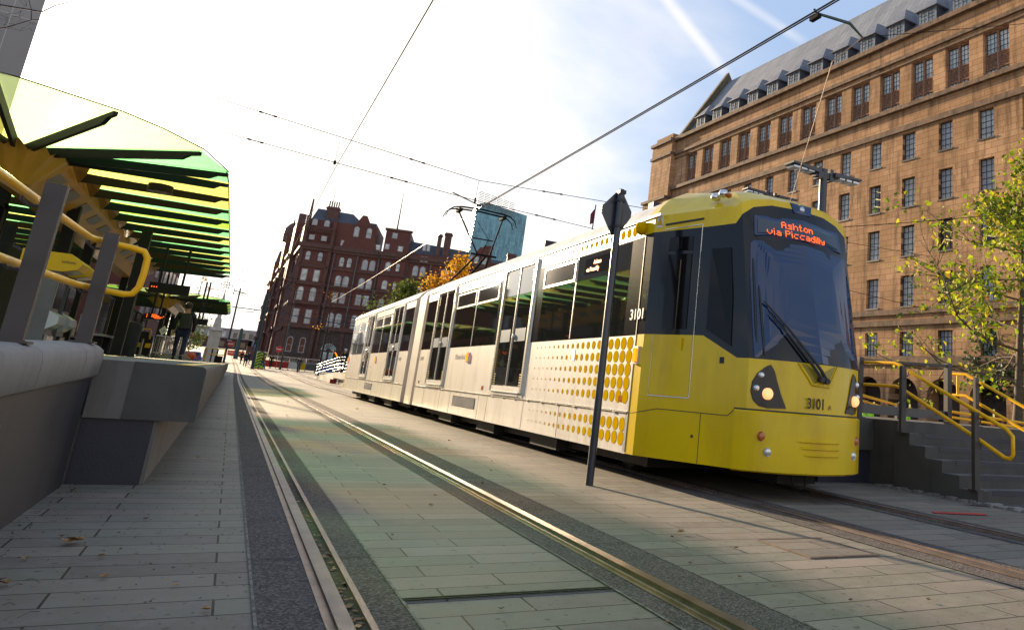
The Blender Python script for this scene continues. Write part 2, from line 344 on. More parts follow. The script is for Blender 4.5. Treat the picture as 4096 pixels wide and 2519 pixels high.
mat('wire', (0.012, 0.011, 0.012), 0.9, spec=.1)
mat('copper_wire', (0.30, 0.20, 0.14), 0.4, metal=0.5)
mat('rope', (0.45, 0.33, 0.22), 0.6)
mat('bark', (0.085, 0.06, 0.035), 0.85, var=0.4, scale=8, bump=0.6)
mat('bark_dark', (0.03, 0.024, 0.02), 0.85)
mat('skin', (0.38, 0.20, 0.13), 0.6); mat('hair', (0.02, 0.013, 0.01), 0.7)
mat('cloth_black', (0.012, 0.012, 0.014), 0.9, var=0.3, scale=15); mat('cloth_navy', (0.012, 0.02, 0.05), 0.9, var=0.3, scale=15)
mat('cloth_jeans', (0.05, 0.10, 0.20), 0.9); mat('cloth_rust', (0.16, 0.045, 0.02), 0.9); mat('cloth_hivis', (0.35, 0.8, 0.03), 0.7); mat('cloth_olive', (0.025, 0.028, 0.02), 0.9); mat('cloth_pink', (0.55, 0.12, 0.16), 0.9); mat('cloth_maroon', (0.12, 0.02, 0.03), 0.9)
def m_tglass(name, col, dens=0.75, rough=0.3):
    t = NT(name); tr = t.n('ShaderNodeBsdfTranslucent'); tr.inputs[0].default_value = (*col, 1)
    tp = t.n('ShaderNodeBsdfTransparent'); v = t.coord(); n = t.noise(v, 3.0, 6, 0.7)
    col = tuple(c ** .5 for c in col); tint = t.ramp(n, [(0.3, tuple(c * 0.93 for c in col)), (0.7, col)]); t.l(tint, tp.inputs[0]); t.l(tint, tr.inputs[0])
    gl = t.n('ShaderNodeBsdfGlossy'); gl.inputs['Roughness'].default_value = 0.08; gl.inputs[0].default_value = (1, 1, 1, 1)
    m1 = t.n('ShaderNodeMixShader'); m1.inputs[0].default_value = 1 - dens; t.l(tr.outputs[0], m1.inputs[1]); t.l(tp.outputs[0], m1.inputs[2])
    m2 = t.n('ShaderNodeMixShader'); m2.inputs[0].default_value = 0.035; t.l(m1.outputs[0], m2.inputs[1]); t.l(gl.outputs[0], m2.inputs[2]); t.l(m2.outputs[0], t.o.inputs[0])
m_tglass('roof_glass_green', (0.34, 0.92, 0.34), 0.30)
m_tglass('roof_glass_lime', (0.52, 0.92, 0.10), 0.30)
m_tglass('roof_glass_yellow', (0.98, 0.90, 0.18), 0.30)
m_tglass('roof_glass_pale', (0.80, 0.97, 0.42), 0.30)
def m_leaf(name, stops, tl=0.5):
    t = NT(name); g = t.n('ShaderNodeNewGeometry'); c = t.ramp(g.outputs['Random Per Island'], stops); t.l(c, t.b.inputs['Base Color']); t.b.inputs['Roughness'].default_value = 0.6
    tr = t.n('ShaderNodeBsdfTranslucent'); t.l(c, tr.inputs[0]); m = t.n('ShaderNodeMixShader'); m.inputs[0].default_value = tl; t.l(t.b.outputs[0], m.inputs[1]); t.l(tr.outputs[0], m.inputs[2]); t.l(m.outputs[0], t.o.inputs[0])
m_leaf('leaf_yellowgreen', [(0.0, (0.07, 0.12, 0.010)), (0.35, (0.17, 0.25, 0.012)), (0.70, (0.33, 0.38, 0.015)), (0.94, (0.50, 0.42, 0.03)), (1.0, (0.30, 0.14, 0.03))])
m_leaf('leaf_autumn', [(0.0, (0.30, 0.15, 0.01)), (0.5, (0.60, 0.28, 0.012)), (0.85, (0.72, 0.42, 0.02)), (1.0, (0.25, 0.20, 0.02))])
m_leaf('leaf_green', [(0.0, (0.035, 0.06, 0.012)), (0.6, (0.075, 0.11, 0.018)), (1.0, (0.16, 0.16, 0.02))])
m_leaf('leaf_dark', [(0.0, (0.014, 0.035, 0.012)), (0.7, (0.03, 0.065, 0.02)), (1.0, (0.06, 0.09, 0.03))], 0.3)
mat('dry_leaf', (0.36, 0.20, 0.07), 0.8, var=0.5, scale=12)
mat('dry_leaf_dark', (0.14, 0.06, 0.03), 0.8, var=0.5, scale=12)
# ------------------------------------------------------------------ ground, tracks
YS = [-12 + 3 * i for i in range(20)] + [48 + 6 * i for i in range(18)] + [160, 180, 210, 260, 340, 500, 900]
def off1(y): return 0.08 * sm(40, 78, y) - 1e-4 * max(0, y - 80) ** 2 * (1 if y < 260 else 0) - (3.24 if y >= 260 else 0)
def off2(y): return 0.35 * sm(48, 70, y) + 0.0005 * max(0, y - 75) ** 2 * (1 if y < 150 else 0) + (2.8 if y >= 150 else 0)
def ribbon(name, x0, x1, z, m, y0=-12, y1=400, off=None, kind='structure', parent=None, thick=None):
    b = MB(); ys = [y for y in YS if y0 <= y <= y1]
    if ys[0] > y0: ys = [y0] + ys
    if ys[-1] < y1: ys.append(y1)
    if thick: rows = [[(x0 + off(y), y, gz(y)), (x0 + off(y), y, gz(y) + z), (x1 + off(y), y, gz(y) + z), (x1 + off(y), y, gz(y))] for y in ys]
    else: rows = [[(x0 + (off(y) if off else 0), y, gz(y) + z), (x1 + (off(y) if off else 0), y, gz(y) + z)] for y in ys]
    b.grid([r[::-1] for r in rows]); return b.build(name, m, parent, kind=kind)
b = MB(); xs = [-400, -150, -60, -20, 0, 20, 60, 150, 500]
b.grid([[(x, y, gz(y)) for x in xs][::-1] for y in YS]); b.build('ground', 'paving', kind='structure')
L1, L2, T1, T2 = (0.255, 0.80), (1.77, 2.35), (4.16, 4.74), (5.66, 6.2)
for (a, c), o in ((L1, off1), (L2, off1), (T1, off2), (T2, off2)):
    ribbon('road', a, c, 0.004, 'asphalt', y1=170, off=o)
    # thin cement joint along both edges of the asphalt strip
    for e in (a, c): ribbon('road', e - 0.006, e + 0.006, 0.007, 'mortar', y1=60, off=o)
def rail(xi, side, o, label, hm='rail_head_worn'):
    # grooved tram rail: running head, flangeway, lip.  xi: gauge face of the head, side=+1 head lies to +x
    t = thing('tram_rail', label, 'rail', (xi, 0, 0)); t['group'] = 'grooved tram rails in the paving'
    def xr(a, c): return (xi + side * a, xi + side * c) if side > 0 else (xi + side * c, xi + side * a)
    ribbon('head', *xr(0.0, 0.056), 0.022, hm, off=o, kind=None, parent=t, thick=True)
    ribbon('flangeway', *xr(-0.052, 0.0), 0.0065, 'groove', off=o, kind=None, parent=t)
    ribbon('lip', *xr(-0.064, -0.052), 0.020, 'rail_rust', off=o, kind=None, parent=t, thick=True)
    ribbon('sealant', *xr(0.056, 0.088), 0.0075, 'rail_rust', off=o, kind=None, parent=t)
    ribbon('sealant', *xr(-0.086, -0.064), 0.0075, 'rail_rust', off=o, kind=None, parent=t)
rail(0.565, -1, off1, 'rust-edged tram rail nearest the left platform, its groove full of leaves')
rail(1.992, 1, off1, 'polished tram rail catching the sunlight in the middle of the paving', 'rail_steel')
rail(4.47, -1, off2, 'tram rail under the near wheels of the tram')
rail(5.905, 1, off2, 'tram rail in the shadow nearest the right platform')
# leaf litter in the nearest groove
b = MB(); rr = random.Random(3)
for k in range(300):
    y = 3.0 + rr.random() ** 1.6 * 26; x = 0.592 + rr.gauss(0, 0.018); s = rr.uniform(0.006, 0.016); a = rr.random() * 6.28; z = 0.008 + rr.random() * 0.010
    b.face([(x + s * math.cos(a + q), y + s * 1.6 * math.sin(a + q), z + 0.008 * math.sin(q * 2)) for q in (0, 1.6, 3.1, 4.7)], m=0 if rr.random() < .85 else 1)
b.build('leaf_litter', ['dry_leaf_dark', 'dry_leaf'], kind='stuff'); D.objects['leaf_litter']['label'] = 'brown leaf litter packed in the near rail groove'; D.objects['leaf_litter']['category'] = 'leaf litter'
b = MB()
for k in range(900):
    x = rr.uniform(-0.8, 0.3) if rr.random() < .7 else rr.gauss(-0.75, .05); y = rr.uniform(3.2, 14); s = rr.uniform(0.002, 0.007); a = rr.random() * 6.28
    b.face([(x + s * math.cos(a + q) * 1.6, y + s * math.sin(a + q), 0.006 + .004 * (q > 3)) for q in (0, 2.0, 4.0)])
for k in range(14):
    x = rr.uniform(-0.8, -0.45); y = rr.uniform(3.6, 4.8); a = rr.random() * 3.14; l = rr.uniform(.03, .10)
    b.tube([(x, y, .008), (x + l * .5 * math.cos(a), y + l * .5 * math.sin(a) + .01, .014), (x + l * math.cos(a), y + l * math.sin(a), .008)], .0009, 4)
b.build('debris', 'bark_dark', kind='stuff'); D.objects['debris']['label'] = 'fine dark twigs and grit scattered along the left wall'; D.objects['debris']['category'] = 'debris'
# individual fallen leaves
lb = MB(); P = [(0, 1), (.25, .45), (.7, .55), (.5, .1), (.75, -.3), (.2, -.35), (0, -.8), (-.2, -.35), (-.75, -.3), (-.5, .1), (-.7, .55), (-.25, .45)]
for k in range(12):
    p, q = P[k], P[(k + 1) % 12]
    lb.face([(0, 0, .006), (p[0] * .035, p[1] * .035, .012 + .010 * abs(p[0])), (q[0] * .035, q[1] * .035, .012 + .010 * abs(q[0]))])
leaf0 = lb.build('fallen_leaf', ['dry_leaf'], org=(0, 0, 0)); lm2 = leaf0.data.copy(); lm2.materials.clear(); lm2.materials.append(MATS['dry_leaf_dark'])
spots = [(-.47, 4.95, 1.5), (-.5, 4.93, 1.2), (-.62, 4.15, 1.4), (-.58, 4.13, 1), (-.28, 4.2, .7), (-.55, 5.1, .6), (-.6, 4.6, .6), (-.33, 4.62, .6), (-.62, 3.68, .6), (.1, 3.6, .7), (-.02, 4.0, .5), (-.24, 5.6, .6), (-.75, 3.6, 1.4), (2.9, 4.9, 1.1), (2.75, 4.75, .6), (3.0, 4.35, .7), (2.55, 3.65, .6), (2.85, 3.1, .5), (3.3, 3.0, .6), (3.25, 3.75, .5), (1.15, 3.35, .6), (1.45, 6.1, .8), (1.6, 6.6, .7), (1.3, 7.2, .7), (2.6, 8.5, .9), (2.9, 9.5, .8), (1.0, 5.0, .5), (1.2, 9.5, .9), (2.7, 11, .9), (3.1, 12.5, 1), (1.4, 13, 1), (2.8, 15, 1), (1.1, 17, 1.1), (2.7, 19, 1), (3.0, 22, 1.2), (1.5, 24, 1.2), (-.1, 9, .9), (.1, 12, .9), (0, 15, 1), (.6, 8.2, .9), (2.2, 7.4, .8), (2.45, 4.0, .6), (1.75, 3.0, .5)]
for k, (x, y, s) in enumerate(spots):
    o = leaf0 if k == 0 else leaf0.copy()
    if k: COL.objects.link(o)
    if k % 3 == 2: o.data = lm2
    o.location = (x, y, 0.006); o.scale = (s, s, s); o.rotation_euler = (rr.uniform(-.2, .2), rr.uniform(-.2, .2), rr.random() * 6.28)
    tag(o, 'small dry fallen leaf lying on the paving', 'leaf', 'dry fallen leaves scattered over the paving')
# drainage slot across the track bed and a paved inspection cover
b = MB(); b.box(.80, 1.76, 3.575, 3.585, .004, .009); b.box(.80, 1.76, 3.60, 3.612, .004, .009); o = b.build('drain_slot', 'groove', kind='structure')
t = thing('inspection_cover', 'square paved inspection cover let into the paving right of the pole shadow', 'cover', (3.6, 4.3, 0))
b = MB()
for q in ((3.35, 3.36, 4.02, 4.62), (3.93, 3.94, 4.02, 4.62), (3.36, 3.93, 4.02, 4.03), (3.36, 3.93, 4.61, 4.62)): b.box(q[0], q[1], q[2], q[3], .002, .008)
b.build('frame', 'rail_rust', t); b = MB(); b.box(3.37, 3.92, 4.04, 4.60, .001, .006); b.build('lid', 'paving', t)
# painted marks
b = MB(); b.prism([(6.30, 5.66, 0.0065), (6.93, 5.52, 0.0065), (6.99, 5.62, 0.0065), (6.36, 5.76, 0.0065)], (0, 0, 0.003)); o = b.build('ground_marking', 'red_paint', kind='structure')
b = MB(); b.prism([(1.7, 115.6, gz(115.6) + .01), (5.9, 99.7, gz(99.7) + .02), (6.05, 101, gz(101) + .02), (1.8, 117.2, gz(117.2) + .01)], (0, 0, .01)); b.build('crossing_line', 'white_paint', kind='structure')
b = MB(); b.prism([(-.35, 7.12, .8655), (-.25, 7.12, .8655), (-.25, 60, .8655), (-.35, 60, .8655)], (0, 0, .003)); b.build('platform_line', 'rail_yellow', kind='structure')

# ------------------------------------------------------------------ TRAM
CX = 5.225
tram = thing('tram', 'long yellow and white two-car tram numbered 3101 with an orange Ashton destination display', 'tram', (CX, 20.6, 0))
HS = [(-1.325, .28), (-1.325, .74), (-1.325, 2.97), (-1.2, 3.14), (-.95, 3.31), (-.6, 3.42), (0, 3.46)]
SEC = HS + [(-x, z) for x, z in HS[-2::-1]]
SEC = SEC + [(.9, .24), (-.9, .24)]
def section(mb, y0, y1, sx=1.0, ends=True, dz=0, m=0):
    r = [[(CX + x * sx, y, z + dz) for x, z in SEC] for y in (y0, y1)]
    mb.grid(r, True, m)
    if ends: mb.face(r[0][::-1], m); mb.face(r[1], m)
b = MB(); section(b, 7.95, 19.82)
# halftone dots: rows over the lower side, growing towards the cab, joining into the yellow
XS = CX - 1.325
def disc(mb, y, z, r, m, x=XS - 0.003, n=14):
    mb.face([(x, y + r * math.cos(2 * math.pi * k / n), z + r * math.sin(2 * math.pi * k / n)) for k in range(n)], m)
for c in range(19):
    y = 8.09 + c * 0.178; r = max(0.012, 0.079 - c * 0.0043)
    for k in range(9):
        z = 1.50 - k * 0.152
        if z - r < .285: continue
        if abs(z - .735) < .02: continue
        if z < .74 and z + r > .735: z2 = z
        disc(b, y, z, r, 1)
for c in range(22):
    y = 8.10 + c * 0.168; r = max(0.010, 0.068 - c * 0.0030); disc(b, y, 2.862, r, 1)
b.box(XS - .002, XS, 7.96, 8.02, .30, .735, m=2)
car_a = b.build('car_body', ['tram_white', 'dot_yellow', 'tram_grey'], tram, smooth=25)
b = MB(); section(b, 21.42, 33.25); car_b = b.build('car_body', ['tram_white'], tram, smooth=25)
b = MB(); section(b, 19.82, 21.42, .90, dz=-.06); b.build('bellows', 'bellows', tram, smooth=25)
b = MB(); section(b, 20.22, 21.02, .985, dz=-.01); b.build('centre_section', 'tram_white', tram, smooth=25)
# skirt shadow gap, hinges, panel joints
def line(mb, y0, y1, z0, z1, d=.006, x=XS, m=0): mb.box(x - d, x + .01, y0, y1, z0, z1, m=m)
for y0, y1 in ((7.98, 19.8), (21.45, 33.2)):
    b = MB(); line(b, y0, y1, .715, .735, .012); b.build('waist_moulding', 'bright_metal', tram)
    for k in range(int((y1 - y0) / .62)): b = MB(); line(b, y0 + .3 + k * .62, y0 + .36 + k * .62, .70, .72, .016); b.build('hinge', 'bright_metal', tram)
    b = MB(); line(b, y0, y1, .700, .712, .002)
    for y in ([8.7, 10.1, 11.6, 13.55, 14.1, 16.2, 17.1, 18.7] if y0 < 10 else [22.8, 24.6, 26.3, 27.8, 29.7, 31.5]): line(b, y, y + .012, .29, .70, .002)
    for y in ([11.55, 13.5, 16.9] if y0 < 10 else [24.6, 29.7]): line(b, y, y + .01, .74, 1.2, .0015)
    b.build('panel_joint', 'rubber', tram)
def vent(y0, y1):
    b = MB(); line(b, y0, y1, .44, .635, .004, m=0)
    k = y0 + .02
    while k < y1: line(b, k, k + .012, .45, .625, .010, m=1); k += .045
    b.build('vent_grille', ['tram_black', 'grey_metal'], tram)
vent(14.3, 15.95); vent(26.45, 28.0)
# windows
def window(y0, y1, hop=None, z0=1.60, z1=2.74):
    b = MB(); line(b, y0, y1, z0, z1, .004); w = b.build('window', 'tram_glass', tram)
    if hop:
        for h0, h1 in hop:
            f = MB(); zt, zb = 2.715, 2.40
            for a in ((h0, h1, zb, zb + .035), (h0, h1, zt - .035, zt), (h0, h0 + .035, zb + .035, zt - .035), (h1 - .035, h1, zb + .035, zt - .035)): line(f, a[0], a[1], a[2], a[3], .022)
            f.build('hopper_frame', 'bright_metal', w)
            f = MB(); line(f, h0 + .035, h1 - .035, zb + .035, zt - .035, .012); f.build('hopper_pane', 'dark_glass', w)
def band(y0, y1): b = MB(); line(b, y0, y1, 1.59, 2.755, .0025); b.build('window_band', 'tram_black', tram)
band(7.96, 11.66); band(13.50, 16.90); band(18.72, 19.80); band(21.45, 22.75); band(24.65, 27.85); band(29.75, 33.2)
window(8.72, 10.0); window(10.02, 11.35, [(10.04, 11.33)])
window(8.30, 8.70)
window(13.68, 15.16, [(13.70, 15.12)]); window(15.20, 16.75, [(15.24, 16.72)])
window(18.80, 19.70); window(21.5, 22.6)
window(24.75, 26.2, [(24.78, 26.16)]); window(26.25, 27.7, [(26.28, 27.66)])
window(29.85, 31.4, [(29.9, 31.3)]); window(31.45, 33.1, [(31.5, 33.0)])
for y in (8.71, 10.01, 15.18, 26.22, 31.42): b = MB(); line(b, y - .009, y + .009, 1.6, 2.74, .010); b.build('window_divider', 'bright_metal', tram)
def door(y0, y1):
    f = MB()
    for a in ((y0 - .07, y0, .80, 2.93), (y1, y1 + .07, .80, 2.93), (y0, y1, 2.87, 2.93)): line(f, *a, .030)
    d = f.build('door', 'bright_metal', tram)
    f = MB(); line(f, y0, y1, .80, .90, .024); line(f, y0 + .02, y1 - .02, .80, .815, .04); f.build('sill', 'grey_metal', d)
    f = MB(); line(f, y0 - .10, y1 + .10, .742, .79, .012); line(f, y0 + .1, y1 - .1, .752, .768, .030); f.build('step', 'tram_white', d)
    mid = (y0 + y1) / 2
    for a, c in ((y0, mid - .012), (mid + .012, y1)):
        f = MB(); line(f, a, c, .905, 2.865, .006); lf = f.build('leaf', 'tram_black', d)
        f = MB(); line(f, a + .10, c - .03 if a == y0 else c - .10, .97, 2.82, .010) if False else line(f, a + .06, c - .06, .97, 2.82, .010); f.build('glass', 'tram_glass', lf)
        f = MB()
        e = a if a == y0 else c
        sgn = 1 if a == y0 else -1
        k = .92
        while k < 2.80:
            w = .055 if 1.1 < k < 2.6 else .13
            s0, s1 = sorted((e, e + sgn * w)); line(f, s0, s1, k, k + .017, .013); k += .040
        f.build('edge_marking', 'hood_yellow', lf)
        f = MB(); line(f, a + .12, c - .12, 1.62, 1.83, .014); f.build('notice', 'blind_glass', lf)
    f = MB(); line(f, mid - .012, mid + .012, .90, 2.87, .020); f.build('centre_seal', 'bright_metal', d)
    f = MB(); f.lathe((0, 0, 0), [(0, 0), (.045, 0), (.045, .02), (.03, .03), (0, .03)], 12, M=Matrix.Translation((XS - .02, mid - .10, 1.70)) @ Matrix.Rotation(-math.pi / 2, 4, 'Y')); f.build('push_button', 'bright_metal', d)
for y0, y1 in ((11.80, 13.36), (17.05, 18.58), (22.93, 24.45), (28.10, 29.60)): door(y0, y1)
# gutter and roof gear
for y0, y1 in ((7.6, 19.8), (21.45, 33.2)):
    b = MB(); line(b, y0, y1, 2.955, 2.985, .018); b.build('gutter', 'tram_white' , tram)
    b = MB()
    for k in range(5):
        a = y0 + 2.2 + k * 2.0
        if 20 < a < 23: continue
        b.box(CX - .62, CX + .62, a, a + 1.5, 3.35, 3.475 + .015 * (k % 2))
    b.build('roof_equipment', 'grey_metal', tram)
for q in ((CX - .8, CX - .5, 8.9, 9.05, 3.35, 3.47), (CX - .85, CX - .3, 13.0, 13.1, 3.38, 3.50)): b = MB(); b.box(*q); b.build('roof_aerial', 'rubber', tram)
# numbers and name on the side
# repeat of the destination behind the first side window
b = MB(); line(b, 8.9, 9.75, 2.46, 2.68, .006); sd = b.build('side_display', 'cab_glass', tram)
text('Ashton', .085, (XS - .008, 9.45, 2.585), (0, -1, 0), (0, 0, 1), 'led_dim', sd, 'led_text'); text('via Piccadilly', .085, (XS - .008, 9.68, 2.495), (0, -1, 0), (0, 0, 1), 'led_dim', sd, 'led_text')
text('3101', .17, (XS - .022, 8.13, 1.77), (0, -1, 0), (0, 0, 1), 'white_paint', tram, 'fleet_number', sx=1.12, bold=.003)
text('3101', .13, (XS - .004, 19.72, 1.34), (0, -1, 0), (0, 0, 1), 'tram_grey', tram, 'fleet_number', sx=1.6)
text('3101', .13, (XS - .004, 22.62, 1.34), (0, -1, 0), (0, 0, 1), 'tram_grey', tram, 'fleet_number', sx=1.6)
text('Metrolink', .155, (XS - .004, 16.27, 1.345), (0, -1, 0), (0, 0, 1), 'tram_grey', tram, 'company_name', sx=1.32)
text('all', .08, (XS - .004, 27.4, 1.12), (0, -1, 0), (0, 0, 1), 'tram_grey', tram, 'lettering')
def slamp(y, z=1.38, k=1.0):
    b = MB(); line(b, y - .055 * k, y + .055 * k, z - .10 * k, z + .10 * k, .028); h = b.build('marker_lamp', 'bright_metal', tram)
    b = MB(); line(b, y - .036 * k, y + .036 * k, z - .075 * k, z + .075 * k, .045); b.build('lens', 'amber_on', h)
slamp(7.87, 1.36); slamp(15.22); slamp(26.55); slamp(33.2)
b = MB(); line(b, 8.15, 8.25, .83, .90, .004); line(b, 13.9, 14.02, .80, .87, .004); line(b, 19.4, 19.5, .80, .86, .004); b.build('label', 'amber_off', tram)
b = MB(); line(b, 9.75, 9.87, 1.30, 1.45, .004); b.build('label', 'white_paint', tram)
# --- cab (lofted nose)
COLS = [(-1.325, 7.95, 0), (-1.325, 7.75, 0), (-.985, 7.02, 0), (-.80, 6.62, .40), (-.745, 6.475, .58), (-.60, 6.375, .72), (-.38, 6.28, .80), (0, 6.21, .85)]
COLS = COLS + [(-x, y, w) for x, y, w in COLS[-2::-1]]
NC = len(COLS)
def idx(k): return k if k < 8 else 14 - k
rowsz = [[.285] * 8, [.86] * 8, [1.595, 1.595, 1.595, 1.375, 1.375, 1.375, 1.375, 1.375], [2.2, 2.2, 2.2, 2.15, 2.1, 2.1, 2.1, 2.1],
         [2.775, 2.775, 2.80, 2.84, 2.95, 3.06, 3.115, 3.125], [2.97, 2.97, 3.0, 3.03, 3.09, 3.15, 3.19, 3.20]]
def shf(z): return max(0, z - 1.37) * .34
def cabpt(k, z, scale=1.0, sh=None):
    x, y, w = COLS[k]; s = shf(z) if sh is None else sh
    return (CX + x * scale, min(y + s * w, 7.95), z)
rows = [[cabpt(k, r[idx(k)]) for k in range(NC)] for r in rowsz]
tk = lambda k: min(1, COLS[k][2] * 1.2)
for sc_, zs_, zf, yc, kk in ((.935, 3.11, 3.26, 6.86, .56), (.85, 3.23, 3.31, 7.00, .45), (.70, 3.34, 3.36, 7.22, .33), (.45, 3.415, 3.41, 7.50, .20), (0, 3.46, 3.45, 7.75, .08)):
    rows.append([(CX + COLS[k][0] * sc_, 7.95 if k in (0, NC - 1) else min(7.95, max(yc + (COLS[k][1] - 6.21) * kk, rows[5][k][1] + .02)), zs_ + (zf - zs_) * min(1, COLS[k][2] / .72)) for k in range(NC)])
b = MB()
def cm(a, k):
    if a < 2: return 0
    if a < 4: return 1
    return 0
b.grid([r[::-1] for r in rows], False, lambda a, k: cm(a, NC - 2 - k))
b.face([cabpt(k, .285) for k in range(NC)], 0)
cab = b.build('cab', ['tram_yellow', 'tram_black', 'wind_glass'], tram, smooth=24)
# rear cab, mirrored about the articulation
b2 = MB(); b2.v = [(x, 41.2 - y, z) for x, y, z in b.v]; b2.f = [f[::-1] for f in b.f]; b2.mi = list(b.mi); b2.build('cab', ['tram_yellow', 'tram_black', 'wind_glass'], tram, smooth=24)
def fy(dx, z):
    a = -abs(dx)
    for k in range(7):
        x0, y0, w0 = COLS[k]; x1, y1, w1 = COLS[k + 1]
        if x0 <= a <= x1 and x1 > x0:
            t = (a - x0) / (x1 - x0); return y0 + (y1 - y0) * t + shf(z) * (w0 + (w1 - w0) * t)
    return 6.21 + shf(z)
def front_poly(name, pts, m, d=.008, parent=None, sub=6):
    # polygon lying on the curved nose; pts (x, z); fan of small triangles so that it follows the curve
    b = MB(); cx = sum(p[0] for p in pts) / len(pts); cz = sum(p[1] for p in pts) / len(pts)
    Q = lambda x, z: (x, fy(x - CX, z) - d, z)
    n = len(pts)
    for k in range(n):
        p, q = pts[k], pts[(k + 1) % n]
        for r in range(sub):
            a, c = r / sub, (r + 1) / sub
            P1 = [cx + (p[0] - cx) * a, cz + (p[1] - cz) * a]; P2 = [cx + (q[0] - cx) * a, cz + (q[1] - cz) * a]
            P3 = [cx + (q[0] - cx) * c, cz + (q[1] - cz) * c]; P4 = [cx + (p[0] - cx) * c, cz + (p[1] - cz) * c]
            b.face([Q(*P1), Q(*P2), Q(*P3), Q(*P4)] if r else [Q(cx, cz), Q(*P3), Q(*P4)])
        e1, e2 = Q(*p), Q(*q)
        b.face([e1, e2, (e2[0], e2[1] + d + .002, e2[2]), (e1[0], e1[1] + d + .002, e1[2])])
    return b.build(name, m, parent or tram)
def mir(pts): return [(2 * CX - x, z) for x, z in pts][::-1]
scr = [(4.515, 1.39), (5.225, 1.385), (5.935, 1.39), (5.93, 2.2), (5.905, 2.62), (5.86, 2.66), (5.225, 2.69), (4.59, 2.66), (4.545, 2.62), (4.52, 2.2)]
dbox = [(4.60, 2.72), (5.225, 2.745), (5.85, 2.72), (5.835, 2.96), (5.225, 3.0), (4.615, 2.96)]
front_poly('windscreen', scr, 'wind_glass', .016, sub=9)
front_poly('display_housing', dbox, 'wind_glass', .014)
b = MB(); yy = lambda x, z: fy(x - CX, z) - .0075
inner = [(4.635, 2.755), (5.225, 2.775), (5.78, 2.755), (5.775, 2.925), (5.225, 2.955), (4.65, 2.93)]
mat('display_blue', (0.03, 0.05, 0.075), 0.15, ior=1.6)
disp = front_poly('destination_display', inner, 'display_blue', .022)
FONT = {'A': ' ### #   ##   #######   ##   ##   #', 's': '           #### #     ###     #####', 'h': '#    #    # ## ##  ##   ##   ##   #', 't': ' #    #   ###   #    #    #  # ##  ', 'o': '           ### #   ##   ##   # ### ',
        'n': '          # ## ##  ##   ##   ##   #', 'v': '          #   ##   ##   # # #   #  ', 'i': '  #       ##    #    #    #   ###  ', 'a': '           ###     # #####   # ####', 'P': '#### #   ##   ##### #    #    #    ', 'c': '           ####     #    #     ### ',
        'd': '    #    # ## ##  ###   ##   # ####', 'l': ' ##    #    #    #    #    #   ### ', 'y': '          #   ##   # ####    # ### ', ' ': ' ' * 35}
def led(s, x0, ztop, p, parent):
    b = MB()
    pos = 0; vp = .0112
    for ch in s:
        g = FONT[ch]; used = [c for c in range(5) if any(g[r * 5 + c] == '#' for r in range(7))] or [0, 1]
        if ch == 'i': g = '  #  ' + '     ' + '  #  ' * 5; used = [2]
        if ch == 'l': g = '  #  ' * 7; used = [2]
        for r in range(7):
            for c in used:
                if g[r * 5 + c] == '#':
                    x = x0 + (pos + c - used[0]) * p; z = ztop - r * vp; e = .0042
                    b.box(x - e, x + e, fy(x - CX, z) - .030, fy(x - CX, z) - .023, z - e, z + e)
        pos += len(used) + 1
    b.build('led_text', 'led', parent)
led('Ashton', 4.93, 2.925, .0128, disp); led('via Piccadilly', 4.745, 2.826, .0133, disp)
# lamp on the roof line, yellow gap plate
front_poly('roof_lamp_plate', [(5.13, 3.08), (5.38, 3.08), (5.41, 3.20), (5.10, 3.20)], 'wind_glass', .012)
def rlamp(x, z, r, m, d=.02, parent=None, n=14, name='lamp'):
    b = MB(); y = fy(x - CX, z)
    b.lathe((0, 0, 0), [(0, 0), (r, 0), (r, d * .6), (r * .75, d), (0, d * 1.15)], n, M=Matrix.Translation((x, y - .004, z)) @ Matrix.Rotation(math.pi / 2, 4, 'X')); return b.build(name, m, parent or tram, smooth=40)
rlamp(5.25, 3.14, .035, 'lens_glass', name='top_lamp')
cl_l = [(4.665, 1.325), (4.625, 1.305), (4.555, 1.235), (4.515, 1.15), (4.505, 1.05), (4.53, .96), (4.58, .91), (4.65, .895), (4.83, .905), (4.77, 1.05), (4.70, 1.27)]
for sgn in (0, 1):
    pts = cl_l if sgn == 0 else mir(cl_l); X = (lambda x: x) if sgn == 0 else (lambda x: 2 * CX - x)
    rim = [(CX + (p[0] - CX), p[1]) for p in pts]
    cx = sum(p[0] for p in pts) / len(pts); cz = sum(p[1] for p in pts) / len(pts)
    h = front_poly('headlight', pts, 'tram_black', .014)
    rlamp(X(4.645), 1.035, .058, 'head_on', .05, h, 18); rlamp(X(4.582), 1.215, .032, 'lens_glass', .03, h); rlamp(X(4.548), 1.085, .032, 'lens_glass', .03, h); rlamp(X(4.64), 1.285, .013, 'rubber', .01, h)
